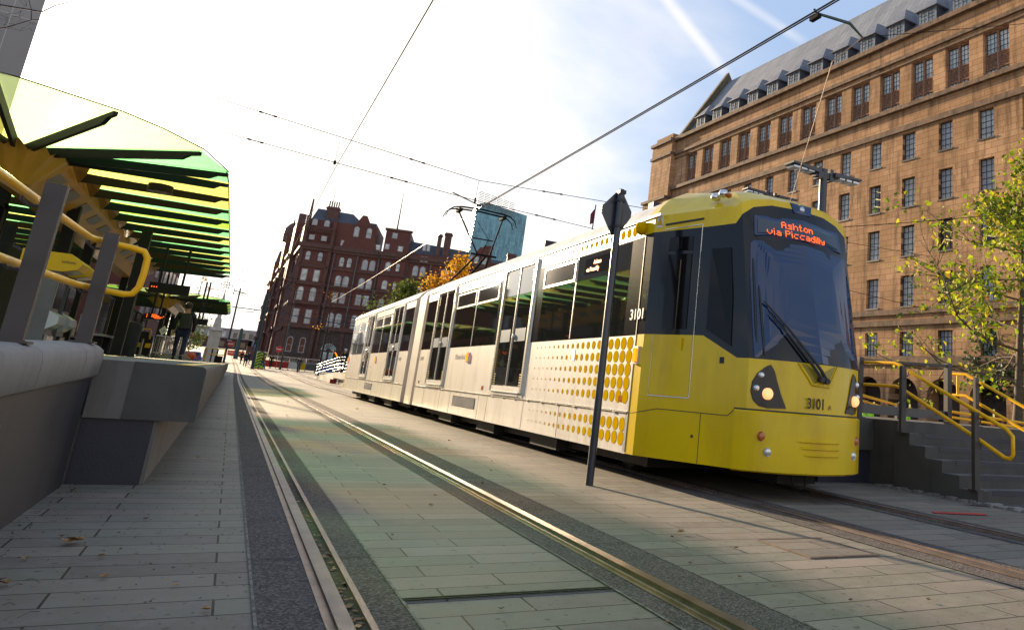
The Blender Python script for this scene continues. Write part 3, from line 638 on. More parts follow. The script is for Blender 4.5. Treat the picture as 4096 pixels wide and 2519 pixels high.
# bumper, proud of the nose
bp = [[(CX + (COLS[k][0] + (0.012 if COLS[k][0] < 0 else -0.012) * 0), COLS[k][1] - .028, z) for k in range(3, 12)] for z in (.275, .29, .845, .862)]
for k in range(9):
    for r in range(4):
        x, y, z = bp[r][k]; bp[r][k] = (CX + (x - CX) * (1.02 if r in (1, 2) else 1.0), y + (.018 if r in (0, 3) else 0), z)
b = MB(); b.grid([r[::-1] for r in bp]); b.face([p for p in bp[0]]); b.face([p for p in bp[3]][::-1])
b.face([bp[r][0] for r in range(4)]); b.face([bp[r][8] for r in range(4)][::-1])
bum = b.build('bumper', 'tram_yellow', tram, smooth=35)
for sgn in (0, 1):
    X = (lambda x: x) if sgn == 0 else (lambda x: 2 * CX - x)
    def bl(x, z, r, m):
        q = MB(); q.lathe((0, 0, 0), [(r * 1.25, 0), (r * 1.2, .012), (r, .008), (r * .9, .02), (0, .026)], 16, M=Matrix.Translation((x, fy(x - CX, z) - .030, z)) @ Matrix.Rotation(math.pi / 2, 4, 'X')); q.build('bumper_lamp', m, bum, smooth=40)
    bl(X(4.605), .622, .040, 'amber_off'); bl(X(4.665), .475, .036, 'lens_glass')
for k, z in enumerate((.600, .535, .470)):
    b = MB(); x0 = 4.93 + k * .045; x1 = 5.52; Yb = lambda x: fy(x - CX, .5) - .028
    n = 8; rws = []
    for q in range(n + 1):
        x = x0 + (x1 - x0) * q / n; y = Yb(x); e = 0 if q in (0, n) else 1
        rws.append([(x, y + .004, z + .018), (x, y - .022 * e, z + .006), (x, y - .022 * e, z - .006), (x, y + .004, z - .018)])
    b.grid(rws); b.build('bumper_rib', 'tram_yellow', bum, smooth=30)
b = MB()
for k in range(3, 11):
    p, q = COLS[k], COLS[k + 1]; b.face([(CX + p[0], p[1] - .004, .862), (CX + q[0], q[1] - .004, .862), (CX + q[0], q[1] - .004, .878), (CX + p[0], p[1] - .004, .878)])
b.build('bumper_gap', 'rubber', tram)
t_ = text('3101', .15, (5.045, fy(.05, 1) - .009, .925), (1, 0, 0), (0, 0, 1), 'black_ink', tram, 'fleet_number', sx=.80, bold=.003)
text('A', .07, (5.335, fy(.12, 1) - .012, .925), (1, 0, 0), (0, 0, 1), 'black_ink', tram, 'fleet_letter', sx=.9)
# wiper well: a V cut under the screen, with raised edges
v_out = [(4.95, 1.372), (5.12, 1.16), (5.34, 1.155), (5.47, 1.372)]
v_in = [(4.98, 1.372), (5.14, 1.18), (5.32, 1.175), (5.44, 1.372)]
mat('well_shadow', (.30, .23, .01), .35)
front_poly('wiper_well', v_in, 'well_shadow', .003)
b = MB()
for k in range(3):
    p, q = v_out[k], v_out[k + 1]; r = [(p[0] + (q[0] - p[0]) * i / 6, p[1] + (q[1] - p[1]) * i / 6) for i in range(7)]
    b.tube([(x, fy(x - CX, z) - .006, z) for x, z in r], .012, 6)
b.build('well_edge', 'tram_yellow', tram, smooth=60)
front_poly('cowl_panel', [(4.54, 1.375), (4.72, 1.36), (5.11, 1.372), (5.28, 1.19), (5.24, 1.18), (4.93, .92), (4.84, 1.34), (4.7, 1.355)], 'tram_yellow', .002) if False else None
# wipers
def wip(p, q, bl0, bl1):
    f = lambda a, d=.05: (a[0], fy(a[0] - CX, a[1]) - d, a[1])
    b = MB(); n = 8; b.tube([f((p[0] + (q[0] - p[0]) * i / n, p[1] + (q[1] - p[1]) * i / n), .055) for i in range(n + 1)], [.018 - .001 * i for i in range(n + 1)], 6)
    b.tube([f(p, .01), f(p, .07)], .03, 8); w = b.build('wiper', 'rubber', tram)
    b = MB(); b.tube([f((bl0[0] + (bl1[0] - bl0[0]) * i / n, bl0[1] + (bl1[1] - bl0[1]) * i / n), .022) for i in range(n + 1)], [.006, .011, .014, .014, .014, .014, .014, .011, .006], 6); b.build('blade', 'rubber', w)
wip((5.26, 1.21), (4.62, 1.98), (4.54, 1.55), (4.56, 2.45)); wip((5.19, 1.22), (4.66, 1.86), (4.60, 1.42), (4.60, 2.15))
# seen through the screen: driver seat back and pillars are only hints on the glass, so leave a sun blind edge

# cab side (taper plane): x = 3.9 + (7.75-y)*k
KT = (.525) / 1.13
def sp(y, z, d=.004):
    if y >= 7.02: return (XS + (7.75 - y) * KT - d * .90, y - d * .42, z)
    t = (7.02 - y) / .40; a, c = cabpt(2, z), cabpt(3, z); return (a[0] + (c[0] - a[0]) * t - d * .9, a[1] + (c[1] - a[1]) * t - d * .42, z)
def side_poly(name, pts, m, d=.004, parent=None):
    b = MB(); b.prism([sp(y, z, d) for y, z in pts], Vector(sp(0, 0, 0)) - Vector(sp(0, 0, d + .001))); return b.build(name, m, parent or tram)
dr = side_poly('cab_door', [(7.62, .94), (7.14, .94), (7.14, 1.59), (7.62, 1.59)], 'tram_yellow', .004)
side_poly('door_glass', [(7.53, 1.66), (7.23, 1.66), (7.23, 2.50), (7.53, 2.50)], 'cab_glass', .010, dr); side_poly('top_glass', [(7.53, 2.54), (7.23, 2.54), (7.23, 2.70), (7.53, 2.70)], 'cab_glass', .006, dr)
side_poly('handle_recess', [(7.27, 1.43), (7.245, 1.43), (7.245, 1.56), (7.27, 1.56)], 'dot_yellow', .007, dr)
b = MB()
for p, q in (((7.13, .93), (7.13, 2.83)), ((7.63, .93), (7.13, .93)), ((7.63, .93), (7.63, 1.59)), ((7.13, 2.83), (7.60, 2.80))): b.tube([sp(*p), sp(*q)], .005 if p != (7.63, .93) or q[0] == 7.13 else .002, 5)
b.build('frame', 'bright_metal', dr)
side_poly('rain_strip', [(7.60, 2.845), (7.12, 2.885), (7.12, 2.905), (7.60, 2.865)], 'rubber', .012)
side_poly('cab_side_window', [(6.98, 1.66), (6.68, 1.49), (6.66, 2.0), (6.68, 2.56), (6.98, 2.54)], 'cab_glass', .020)
b = MB()
for p, q in (((7.83, .72), (7.50, .795)), ((7.50, .795), (6.68, .79)), ((6.68, .79), (6.60, .87)), ((6.60, .87), (6.52, .865)), ((6.98, .785), (6.98, .29)), ((6.52, .29), (6.52, .86))): b.tube([sp(*p, .001), sp(*q, .001)], .004, 4)
b.build('cab_panel_joint', 'rubber', tram)
side_poly('socket', [(6.81, 1.31), (6.76, 1.31), (6.76, 1.375), (6.81, 1.375)], 'black_ink', .004)
b = MB(); b.tube([sp(7.06, .55, -.01), sp(7.06, .55, .006)], .016, 10); b.build('lock', 'rubber', tram)
b = MB(); line(b, 7.945, 7.96, .30, 2.76, .006); b.build('cab_joint', 'rubber', tram)
side_poly('warning_sign', [(7.72, 2.83), (7.64, 2.83), (7.64, 2.97), (7.72, 2.97)], 'white_paint', .004); 
b = MB(); b.prism([sp(7.72, 2.855, .006), sp(7.64, 2.855, .006), sp(7.68, 2.95, .006)], (-.002, 0, 0)); b.build('warning_triangle', 'hood_yellow', tram)
# roof mirror lamp pods
b = MB()
for q, (x, y, z) in enumerate(((4.34, 7.15, 3.18), (4.36, 7.02, 3.20))): b.lathe((x, y, z), [(.0, -.05), (.05, -.03), (.06, 0), (.045, .04), (0, .055)], 12)
pod = b.build('roof_pod', 'bright_metal', tram, smooth=60)
b = MB(); b.lathe((4.38, 6.94, 3.17), [(0, -.035), (.035, -.015), (.035, .02), (0, .035)], 10); b.build('lens', 'amber_off', pod, smooth=60)
b = MB(); b.lathe((XS - .03, 8.02, 2.86), [(0, -.09), (.07, -.06), (.085, 0), (.07, .06), (0, .085)], 12); b.build('camera_pod', 'dot_yellow', tram, smooth=60)
# running gear
b = MB(); b.box(CX - 1.0, CX + 1.0, 8.0, 19.6, .14, .30); b.box(CX - 1.0, CX + 1.0, 21.6, 33.1, .14, .30)
for y in (11, 14, 17, 24, 27, 30): b.box(CX - 1.18, CX + 1.18, y - .6, y + .5, .10, .285)
b.build('underframe', 'underframe', tram)
for y in (8.75, 10.55, 18.4, 19.6, 21.6, 22.8, 30.6, 32.4):
    for x in (CX - .80, CX + .80):
        b = MB(); b.lathe((0, 0, 0), [(0, -.06), (.29, -.06), (.31, .05), (.33, .06), (.33, .07), (0, .07)], 20, M=Matrix.Translation((x, y, .345)) @ Matrix.Rotation(math.pi / 2 * (1 if x < CX else -1), 4, 'Y')); b.build('wheel', 'underframe', tram, smooth=35)
b = MB(); b.tube([(5.10, 6.5, .28), (5.12, 6.47, .16), (5.2, 6.45, .12), (5.28, 6.47, .16), (5.3, 6.5, .28)], .012, 6); b.box(CX - .25, CX + .25, 6.55, 7.6, .16, .29); b.build('coupler', 'underframe', tram)
# pantograph
pg = MB(); pc = (CX - .02, 21.3)
for s in (-1, 1):
    pg.tube([(pc[0] + s * .42, 22.0, 3.62), (pc[0] + s * .16, 20.4, 4.25)], .03, 6)
    pg.tube([(pc[0] + s * .16, 20.4, 4.25), (pc[0] + s * .62, 21.3, 5.50)], .022, 6)
pg.tube([(pc[0] - .35, 20.4, 4.25), (pc[0] + .35, 20.4, 4.25)], .03, 6); pg.tube([(pc[0] - .05, 22.0, 3.6), (pc[0] + .05, 20.4, 4.2)], .035, 6)
pg.tube([(pc[0] - .3, 20.8, 4.75), (pc[0] + .3, 20.8, 4.75)], .018, 6); pg.tube([(pc[0] - .5, 22.3, 3.55), (pc[0] + .5, 22.3, 3.55)], .04, 6); pg.tube([(pc[0] + .1, 21.9, 3.7), (pc[0] + .2, 20.9, 4.8), (pc[0] - .1, 21.2, 5.3)], .008, 5)
pan = pg.build('pantograph', 'wire', tram)
for dy in (-.17, .17):
    b = MB(); pts = [(-1.0, -.30), (-.93, -.12), (-.80, -.02), (-.6, .02), (0, .05), (.6, .02), (.80, -.02), (.93, -.12), (1.0, -.30)]
    b.tube([(pc[0] + x, 21.3 + dy, 5.60 + z) for x, z in pts], [.012, .014, .02, .026, .026, .026, .02, .014, .012], 6); b.build('contact_strip', 'wire', pan)
for s in (-.62, .62): b = MB(); b.box(pc[0] + s - .05, pc[0] + s + .05, 21.1, 21.5, 5.50, 5.58); b.build('strip_carrier', 'wire', pan)
# ------------------------------------------------------------------ left platform and ramp wall
w = thing('ramp_wall', 'dark clad ramp wall with a rounded pale concrete coping, at the left edge', 'wall', (-1.0, 3, 0))
b = MB(); b.box(-1.15, -.83, -3, 7.0, 0, .72); b.v = [(x, y, z if z < .1 else .70 + (y - 4.5) * .032) for x, y, z in b.v]; b.build('cladding', 'dark_cladding', w)
prof = [(-1.18, -.22), (-.815, -.22), (-.795, -.20), (-.79, -.08), (-.80, -.03), (-.83, -.005), (-.87, 0.012), (-1.05, .012), (-1.18, 0)]
for y0, y1 in ((-3, 1.0), (1.01, 3.4), (3.41, 4.96), (4.97, 6.28), (6.29, 7.03)):
    b = MB(); ys = (y0, y1); b.grid([[(x, y, .955 + (y - 7) * .020 + z) for x, z in prof] for y in ys], True); b.face([(x, y0, .955 + (y0 - 7) * .020 + z) for x, z in prof]); b.face([(x, y1, .955 + (y1 - 7) * .020 + z) for x, z in prof][::-1])
    b.build('coping', 'concrete_plain', w, smooth=50)
p = thing('tram_platform', 'raised concrete tram platform on the left with an overhanging edge slab', 'platform', (-3.5, 30, 0))
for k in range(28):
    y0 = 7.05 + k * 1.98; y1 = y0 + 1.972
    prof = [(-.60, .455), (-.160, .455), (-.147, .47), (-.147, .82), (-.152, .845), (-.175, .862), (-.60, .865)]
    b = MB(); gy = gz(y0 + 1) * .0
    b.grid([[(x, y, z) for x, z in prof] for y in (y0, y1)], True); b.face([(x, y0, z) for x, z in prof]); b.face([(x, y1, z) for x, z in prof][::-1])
    b.build('edge_slab', 'concrete_shade', p, smooth=50)
b = MB(); prof = [(-.82, .455), (-.60, .455), (-.60, .845), (-.60, .862), (-.82, .865)]; b.box(-.825, -.601, 7.055, 7.3, .455, .862); b.box(-6.8, -.601, 7.3, 62.4, .40, .863); b.build('deck', 'concrete', p)
b = MB(); b.box(-6.6, -.375, 7.10, 62, 0, .455); b.build('base', 'concrete', p)
b = MB(); b.box(-.825, -.40, 7.085, 7.10, 0, .45); b.build('end_panel', 'dark_panel', p)
b = MB(); b.box(-3.6, -1.15, -3, 7.3, 0, .80); b.v = [(x, y, z if z < .1 else .80 + (y - 7) * .02) for x, y, z in b.v]; b.build('ramp_deck', 'concrete', p)
# handrail
h = thing('handrail', 'yellow tubular handrail on grey steel posts fixed to the left ramp wall', 'handrail', (-.95, 5.5, .93))
def flatpost(x, y, z0, z1, wd=.105, dp=.05, name='post', par=None, m='post_grey'):
    b = MB(); b.box(x - wd / 2, x + wd / 2, y - dp / 2, y + dp / 2, z0, z1); o = b.build(name, m, par)
    b = MB(); b.box(x - wd * .8, x + wd * .8, y - dp * 1.3, y + dp * 1.3, z0, z0 + .012); b.build('base_plate', m, o); return o
for y, z0, z1 in ((2.55, .86, 1.64), (4.83, .92, 1.70), (6.84, .965, 1.745)):
    po = flatpost(-.905, y, z0, z1, .088, .055, par=h)
    for dz in (-.085, -.40):
        b = MB(); b.tube([(-.92, y + .02, z1 + dz - .03), (-1.0, y + .03, z1 + dz - .035), (-1.03, y + .03, z1 + dz - .01), (-1.03, y + .03, z1 + dz + .03)], .009, 6); b.build('bracket', 'post_grey', po)
rr0 = .0225
b = MB(); b.tube([(-1.02, -.5, 1.50), (-1.02, 2.5, 1.585), (-1.02, 4.83, 1.64), (-1.02, 6.75, 1.688), (-1.0, 6.85, 1.69), (-.93, 6.98, 1.69), (-.80, 7.0, 1.68), (-.715, 7.0, 1.665), (-.685, 7.0, 1.62), (-.683, 7.0, 1.50), (-.69, 7.0, 1.40), (-.72, 7.0, 1.345), (-.77, 7.0, 1.335), (-.93, 6.98, 1.35), (-1.0, 6.85, 1.355), (-1.02, 6.75, 1.352), (-1.02, 4.83, 1.305), (-1.02, 2.5, 1.25), (-1.02, -.5, 1.17)], rr0, 12)
b.build('rail', 'rail_yellow', h, smooth=60)
# ------------------------------------------------------------------ canopies
ZC = 4.11; SX = -3.70
def canopy(Y0, nb, pitch, label, name='platform_canopy', cols=None):
    t = thing(name, label, 'canopy', (SX, Y0 + 8, .865), group='glass canopies over the left platform')
    yh = Y0            # y of the hub (start of the parallel bays)
    half = SX + .685; xr = -.685; xl = 2 * SX - xr
    yend = yh + nb * pitch
    nose = [(-.685, yh - .95), (-1.02, yh - 2.3), (-1.5, yh - 3.1), (-1.94, yh - 3.6), (-2.95, yh - 4.2), (-3.70, yh - 4.35)]
    nose += [(2 * SX - x, y) for x, y in nose[-2::-1]]
    C = (SX, yh + .1)
    fins = [(-.685, yh - .95), (-1.06, yh - 2.2), (-2.0, yh - 3.65), (-3.15, yh - 4.27)]; fins += [(2 * SX - x, y) for x, y in fins[::-1]]
    pal = ['roof_glass_green', 'roof_glass_pale', 'roof_glass_pale', 'roof_glass_yellow', 'roof_glass_pale', 'roof_glass_lime', 'roof_glass_green']
    # nose glass: sectors between radial fins following the outline
    def ang(p): return math.atan2(p[1] - C[1], p[0] - C[0])
    outl = sorted(nose, key=lambda p: -ang(p))
    for k in range(len(fins) - 1):
        a, c = fins[k], fins[k + 1]; A, B_ = ang(a), ang(c)
        mid = [p for p in nose if min(A, B_) + .01 < ang(p) < max(A, B_) - .01]; mid.sort(key=ang, reverse=A > B_)
        b = MB(); pts = [C, a] + mid + [c]; b.prism([(x, y, ZC + .02) for x, y in pts], (0, 0, .012)); b.build('roof_glass', pal[k], t)
    def finmesh(p, q, th=.055):
        P = Vector((p[0], p[1], 0)); Q = Vector((q[0], q[1], 0)); d = (Q - P); L = d.length; d.normalize(); s = d.cross(Vector((0, 0, 1))) * th / 2
        pr = [(0, 0), (L, 0), (L, -.06), (L * .95, -.065), (L * .91, -.13), (L * .5, -.145), (0, -.17)]
        b = MB(); b.prism([P + d * u + Vector((0, 0, ZC + z)) - s for u, z in pr], s * 2); return b
    for f in fins: finmesh(C, f).build('roof_fin', 'fin_dark', t)
    seq = ['roof_glass_yellow', 'roof_glass_yellow', 'roof_glass_green', 'roof_glass_lime', 'roof_glass_green', 'roof_glass_yellow', 'roof_glass_green', 'roof_glass_green', 'roof_glass_yellow', 'roof_glass_green', 'roof_glass_yellow', 'roof_glass_green', 'roof_glass_lime']
    for sgn in (1, -1):
        X = lambda x: x if sgn > 0 else 2 * SX - x
        # short wedge between the hub fin and the first cross fin
        b = MB(); b.prism([(X(x), y, ZC + .02) for x, y in (C, (-.685, yh - .95), (-.685, yh - .02), (-3.0, yh - .02))], (0, 0, .012)); b.build('roof_glass', 'roof_glass_green', t)
        for k in range(nb + 1):
            y = yh + k * pitch; finmesh((X(-3.05), y), (X(-.685), y)).build('roof_fin', 'fin_dark', t)
            if k < nb:
                b = MB(); x0, x1 = sorted((X(-3.05), X(-.685))); b.box(x0, x1, y + .03, y + pitch - .03, ZC + .02, ZC + .032); b.build('roof_glass', seq[(k + (0 if sgn > 0 else 2)) % len(seq)], t)
                b = MB(); b.prism([(X(-3.05), y + .04, ZC), (X(-2.70), y + .10, ZC), (X(-2.85), y + pitch * .5, ZC - .16), (X(-3.05), y + pitch - .05, ZC - .22)], (0, 0, .02)); b.build('gusset', 'spine_yellow', t)
    # spine
    b = MB(); pr = [(-.65, 0), (.65, 0), (.62, -.22), (.18, -.62), (-.18, -.62), (-.62, -.22)]
    b.grid([[(SX + x, y, ZC + z) for x, z in pr] for y in (yh, yend + .4)], True); b.face([(SX + x, yend + .4, ZC + z) for x, z in pr]); b.face([(SX + x, yh, ZC + z) for x, z in pr])
    s = b.build('spine', 'spine_yellow', t)
    for k in range(nb):
        for sgn in (1, -1):
            y = yh + k * pitch + .25; P0 = Vector((SX + sgn * .565, 0, ZC - .272)); P1 = Vector((SX + sgn * .40, 0, ZC - .421)); n = Vector((sgn * .67, 0, -.74)) * .02
            b = MB(); b.prism([P0 + Vector((0, y, 0)), P0 + Vector((0, y + pitch * .52, 0)), P1 + Vector((0, y + pitch * .52, 0)), P1 + Vector((0, y, 0))], n); b.build('light_panel', 'light_panel', s)
    # hub: faceted yellow star head
    b = MB(); n = 16; top = []; bot = []
    for k in range(n + 1):
        a = math.pi + k * math.pi / n; r = .72 if k % 2 else .66; top.append((C[0] + r * 1.15 * math.cos(a), C[1] + r * 1.3 * math.sin(a), ZC - (.02 if k % 2 else .16)))
        bot.append((C[0] + .30 * math.cos(a), C[1] + .3 * math.sin(a), ZC - .62))
    b.grid([top, bot]); b.face(bot[::-1]); b.build('hub', 'spine_yellow', t)
    b = MB()
    for y in (yh - .0,): b.tube([(-.72, yh - .9, ZC + .04), (-.69, yh, ZC + .04), (-.69, yend, ZC + .04)], .012, 5)
    b.tube([(x, y, ZC + .035) for x, y in nose], .010, 5); b.build('edge_trim', 'fin_dark', t)
    b = MB(); b.lathe((-1.75, yh + .75, ZC - .24), [(.0, 0), (.20, 0), (.20, .14), (0, .14)], 20); b.build('speaker', 'fin_dark', t, smooth=40)
    for x, y in cols or []:
        b = MB(); b.box(x - .10, x + .10, y - .10, y + .10, .865, ZC - .30); c = b.build('column', 'fin_dark', t)
        b = MB(); b.box(x - .15, x + .15, y - .15, y + .15, .865, .885); b.build('base_plate', 'fin_dark', c)
    return t
canopy(16.3, 12, 1.47, 'long canopy with green and yellow glass roof panels nearest the camera', cols=[(-2.30, 22.2), (-2.85, 28.0), (-3.3, 19.6), (-3.55, 24.0), (-3.7, 33.0), (-4.3, 19.0), (-4.6, 24), (-4.6, 29)])
canopy(50.0, 7, 1.5, 'second green glass canopy further down the left platform', cols=[(-3.7, 51.5), (-3.7, 55), (-3.7, 59)])
# shelter frames, glazed screens under the canopy
t = thing('platform_shelter', 'dark framed glazed waiting shelter under the near canopy', 'shelter', (-4.2, 15.5, .865))
b = MB()
for y in (15.4, 16.6, 17.9, 19.2): b.box(-4.28, -4.20, y - .04, y + .04, .865, 3.5)
b.box(-4.28, -4.20, 15.4, 19.2, 3.4, 3.5); b.box(-4.28, -4.20, 15.4, 19.2, 1.0, 1.06); b.build('frame', 'fin_dark', t)
b = MB(); b.box(-4.245, -4.235, 15.4, 19.2, 1.06, 3.4); b.build('glazing', 'dark_glass', t)
b = MB(); b.box(-5.4, -5.2, 20.5, 33, .865, 3.3); b.box(-5.4, -4.3, 20.5, 20.7, .865, 3.3); b.build('rear_wall', 'cloth_black', t)
# glazed screens, posters and a bench further along the island
for k in range(7):
    y0 = 36 + k * 3.4
    t = thing('glazed_screen', 'dark framed glazed screen standing along the middle of the left platform', 'screen', (-5.0, y0, .865), group='glazed screens along the left platform')
    b = MB(); b.box(-5.03, -4.97, y0, y0 + .08, .865, 3.3); b.box(-5.03, -4.97, y0 + 2.9, y0 + 2.98, .865, 3.3); b.box(-5.03, -4.97, y0 + .08, y0 + 2.9, 3.2, 3.3); b.box(-5.03, -4.97, y0 + .08, y0 + 2.9, 1.0, 1.1); b.build('frame', 'fin_dark', t)
    b = MB(); b.box(-5.01, -4.99, y0 + .08, y0 + 2.9, 1.1, 3.2); b.build('glazing', 'dark_glass', t)
    if k % 2 == 0: b = MB(); b.box(-4.985, -4.965, y0 + .5, y0 + 1.5, 1.4, 2.9); b.build('poster', ['blind_glass', 'hood_yellow', 'machine_grey', 'blind_glass'][k // 2], t)
for k, (x, y) in enumerate(((-3.3, 35.5), (-3.5, 39), (-2.9, 22.8), (-4.2, 30))):
    t = thing('platform_bench', 'dark metal bench on the left platform under the canopy', 'bench', (x, y, .865), group='benches on the left platform')
    b = MB(); b.box(x - .25, x + .25, y, y + 1.6, 1.28, 1.33); b.build('seat', 'grey_metal', t); b = MB(); b.box(x - .29, x - .25, y, y + 1.6, 1.33, 1.75); b.build('backrest', 'grey_metal', t)
    for yy in (y + .15, y + 1.4): b = MB(); b.box(x - .22, x + .22, yy, yy + .05, .865, 1.28); b.build('leg', 'fin_dark', t)
b = MB(); b.lathe((-2.35, 24.2, .865), [(.0, 0), (.24, 0), (.26, .75), (.20, .85), (.0, .87)], 14); o = b.build('litter_bin', 'cloth_black', org=(-2.35, 24.2, .865), smooth=40); tag(o, 'round black litter bin beside the second canopy column', 'bin')
# ticket machines
def machine(y, x, label):
    t = thing('ticket_machine', label, 'ticket machine', (x - .3, y, .865), group='ticket machines on the left platform')
    b = MB(); b.box(x - .50, x, y - .32, y + .32, .865, 2.14); b.build('cabinet', 'machine_grey', t)
    b = MB(); pr = [(-.54, 2.14), (.02, 2.14), (.20, 2.19), (.26, 2.30), (.08, 2.44), (-.54, 2.44)]
    b.prism([(x + a, y - .36, z) for a, z in pr], (0, .72, 0)); hd = b.build('hood', 'hood_yellow', t)
    b = MB(); b.prism([(x + .03, y - .28, 2.138), (x + .03, y + .28, 2.138), (x + .19, y + .28, 2.182), (x + .19, y - .28, 2.182)], (.004, 0, -.006)); b.build('hood_light', 'panel_cream', hd)
    text('tickets', .07, (x - .02, y - .364, 2.28), (1, 0, 0), (0, 0, 1), 'black_ink', hd)
    b = MB(); b.box(x, x + .015, y - .3, y + .3, 1.55, 1.95); b.build('screen', 'dark_glass', t)
    b = MB(); b.prism([(x, y - .32, 1.50), (x + .14, y - .32, 1.42), (x + .14, y - .32, 1.30), (x, y - .32, 1.20)], (0, .64, 0)); b.build('shelf', 'blind_glass', t)
    b = MB(); b.box(x, x + .05, y - .25, y + .25, 1.0, 1.12); b.build('change_tray', 'dark_glass', t)
machine(16.42, -2.66, 'nearer grey ticket machine with a yellow hood, behind the handrail posts'); machine(17.47, -2.66, 'farther grey ticket machine with a yellow hood, beside its twin')
# displays hung from the canopy
def display(x0, x1, y, z0, z1, label, lines, dots=False):
    t = thing('information_display', label, 'display', ((x0 + x1) / 2, y, z1), group='hanging information displays')
    b = MB(); b.box(x0, x1, y - .1, y + .1, z0, z1); b.build('housing', 'fin_dark', t)
    b = MB()
    for x in (x0 + .2, x1 - .2): b.box(x - .03, x + .03, y - .03, y + .03, z1, 3.9)
    b.build('hanger', 'fin_dark', t)
    rr = random.Random(5); b = MB()
    if dots:
        for k in range(3): b.box(x0 + .05 + k * .055, x0 + .075 + k * .055, y - .106, y - .10, z0 + .5 * (z1 - z0), z0 + .5 * (z1 - z0) + .03)
    for zl, a, c in lines:
        x = a
        while x < c: l = rr.uniform(.02, .05); b.box(x, min(x + l, c), y - .106, y - .10, zl, zl + .028); x += l + .008
    b.build('led_text', 'led', t)
display(-2.34, -1.40, 26, 2.635, 2.915, 'large dark hanging display with three orange dots at its left end', [], True)
display(-1.60, -1.08, 35.4, 2.24, 2.46, 'small dark blank display behind the walking man', [])
display(-3.0, -2.38, 34.2, 2.21, 2.42, 'departure board glowing with orange lines of text', [(2.375, -2.78, -2.62), (2.335, -2.78, -2.55), (2.295, -2.78, -2.44), (2.255, -2.70, -2.50), (2.375, -2.93, -2.90), (2.32, -2.93, -2.90), (2.27, -2.93, -2.90), (2.335, -2.44, -2.40)])
# card reader, speed sign, barriers, end rails
t = thing('card_reader', 'ticket reader on a grey pole with a yellow hoop and yellow band', 'card reader', (-2.59, 31, .865))
b = MB(); b.tube([(-2.59, 31, .865), (-2.59, 31, 1.55)], .035, 8); b.lathe((-2.59, 31, .865), [(.24, 0), (.20, .04), (.05, .08)], 16); b.build('pole', 'grey_metal', t)
b = MB(); b.box(-2.68, -2.46, 30.92, 31.05, 1.46, 1.68); b.build('reader', 'fin_dark', t)
b = MB(); b.tube([(-2.70, 30.95, 1.5), (-2.70, 30.95, 1.72), (-2.66, 30.95, 1.77), (-2.45, 30.95, 1.77), (-2.42, 30.95, 1.72), (-2.42, 30.95, 1.45)], .018, 6); b.build('hoop', 'hood_yellow', t)
b = MB(); b.box(-2.74, -2.58, 31.2, 31.3, 1.18, 1.32); b.box(-2.52, -2.38, 31.2, 31.3, 1.18, 1.32); b.box(-2.76, -2.36, 31.3, 31.5, .87, 1.55, m=1); b.build('cabinet', ['hood_yellow', 'fin_dark'], t)
t = thing('speed_sign', 'white diamond speed sign reading 15 on a dark post', 'sign', (-2.30, 33.5, .865))
b = MB(); b.tube([(-2.30, 33.55, .865), (-2.30, 33.55, 2.02)], .03, 6); b.build('post', 'fin_dark', t)
b = MB(); b.prism([(-2.30, 33.5, 1.66), (-2.16, 33.5, 1.83), (-2.27, 33.5, 2.02), (-2.41, 33.5, 1.85)], (0, .02, 0)); s = b.build('plate', 'white_paint', t); text('15', .13, (-2.36, 33.49, 1.79), (1, 0, 0), (0, 0, 1), 'black_ink', s)
def barrier(name, x0, y0, x1, y1, z0, h, m, label, group, n=11):
    t = thing(name, label, 'barrier', (x0, y0, z0), group=group); P = Vector((x0, y0, z0)); Q = Vector((x1, y1, z0)); U = Vector((0, 0, 1))
    b = MB(); b.tube([P + U * .18, P + U * h, Q + U * h, Q + U * .18, P + U * .18], .019, 6)
    for k in range(1, n): c = P.lerp(Q, k / n); b.tube([c + U * .18, c + U * h], .007, 4)
    b.build('panel', m, t); s = (Q - P).normalized().cross(U) * .28
    for c in (P.lerp(Q, .12), P.lerp(Q, .88)): b = MB(); b.tube([c - s, c + U * .19, c + s], .016, 5); b.build('foot', m, t)
for k in range(5): barrier('crowd_barrier', -2.22 + k * .075, 30.5 + k * .25, -1.72 + k * .09, 31.9 + k * .22, .865, .72, 'grey_metal', 'galvanised crowd barrier stacked in a row beside the walking man', 'stacked crowd barriers on the left platform')
t = thing('end_railing', 'yellow hoop railing at the far end of the left platform', 'railing', (-1.0, 60, .865))
b = MB(); b.tube([(-1.55, 60, .86), (-1.55, 60, 1.74), (-.55, 60, 1.74), (-.50, 60, 1.70), (-.50, 60, 1.40), (-.55, 60, 1.37), (-1.48, 60, 1.37)], .03, 6)
b.build('rail', 'rail_yellow', t); b = MB()
for x in (-1.55, -1.2, -.9): b.box(x - .04, x + .04, 60.05, 60.15, .4, 1.74)
b.box(-1.0, -.55, 60.3, 60.6, .3, 1.3); b.build('post', 'fin_dark', t)
barrier('site_barrier', -2.9, 61.0, -1.9, 61.2, .86, .32, 'orange_plastic', 'low orange mesh barrier at the foot of the memorial', 'low orange mesh barriers', 8)
b = MB(); b.lathe((-2.42, 61.9, 1.15), [(0, -.30), (.26, -.2), (.34, 0), (.26, .2), (0, .32)], 12); o = b.build('orange_sack', 'orange_plastic', org=(-2.42, 61.9, .86), smooth=60); tag(o, 'bulging orange sack beyond the platform end, left of the yellow railing', 'sack')

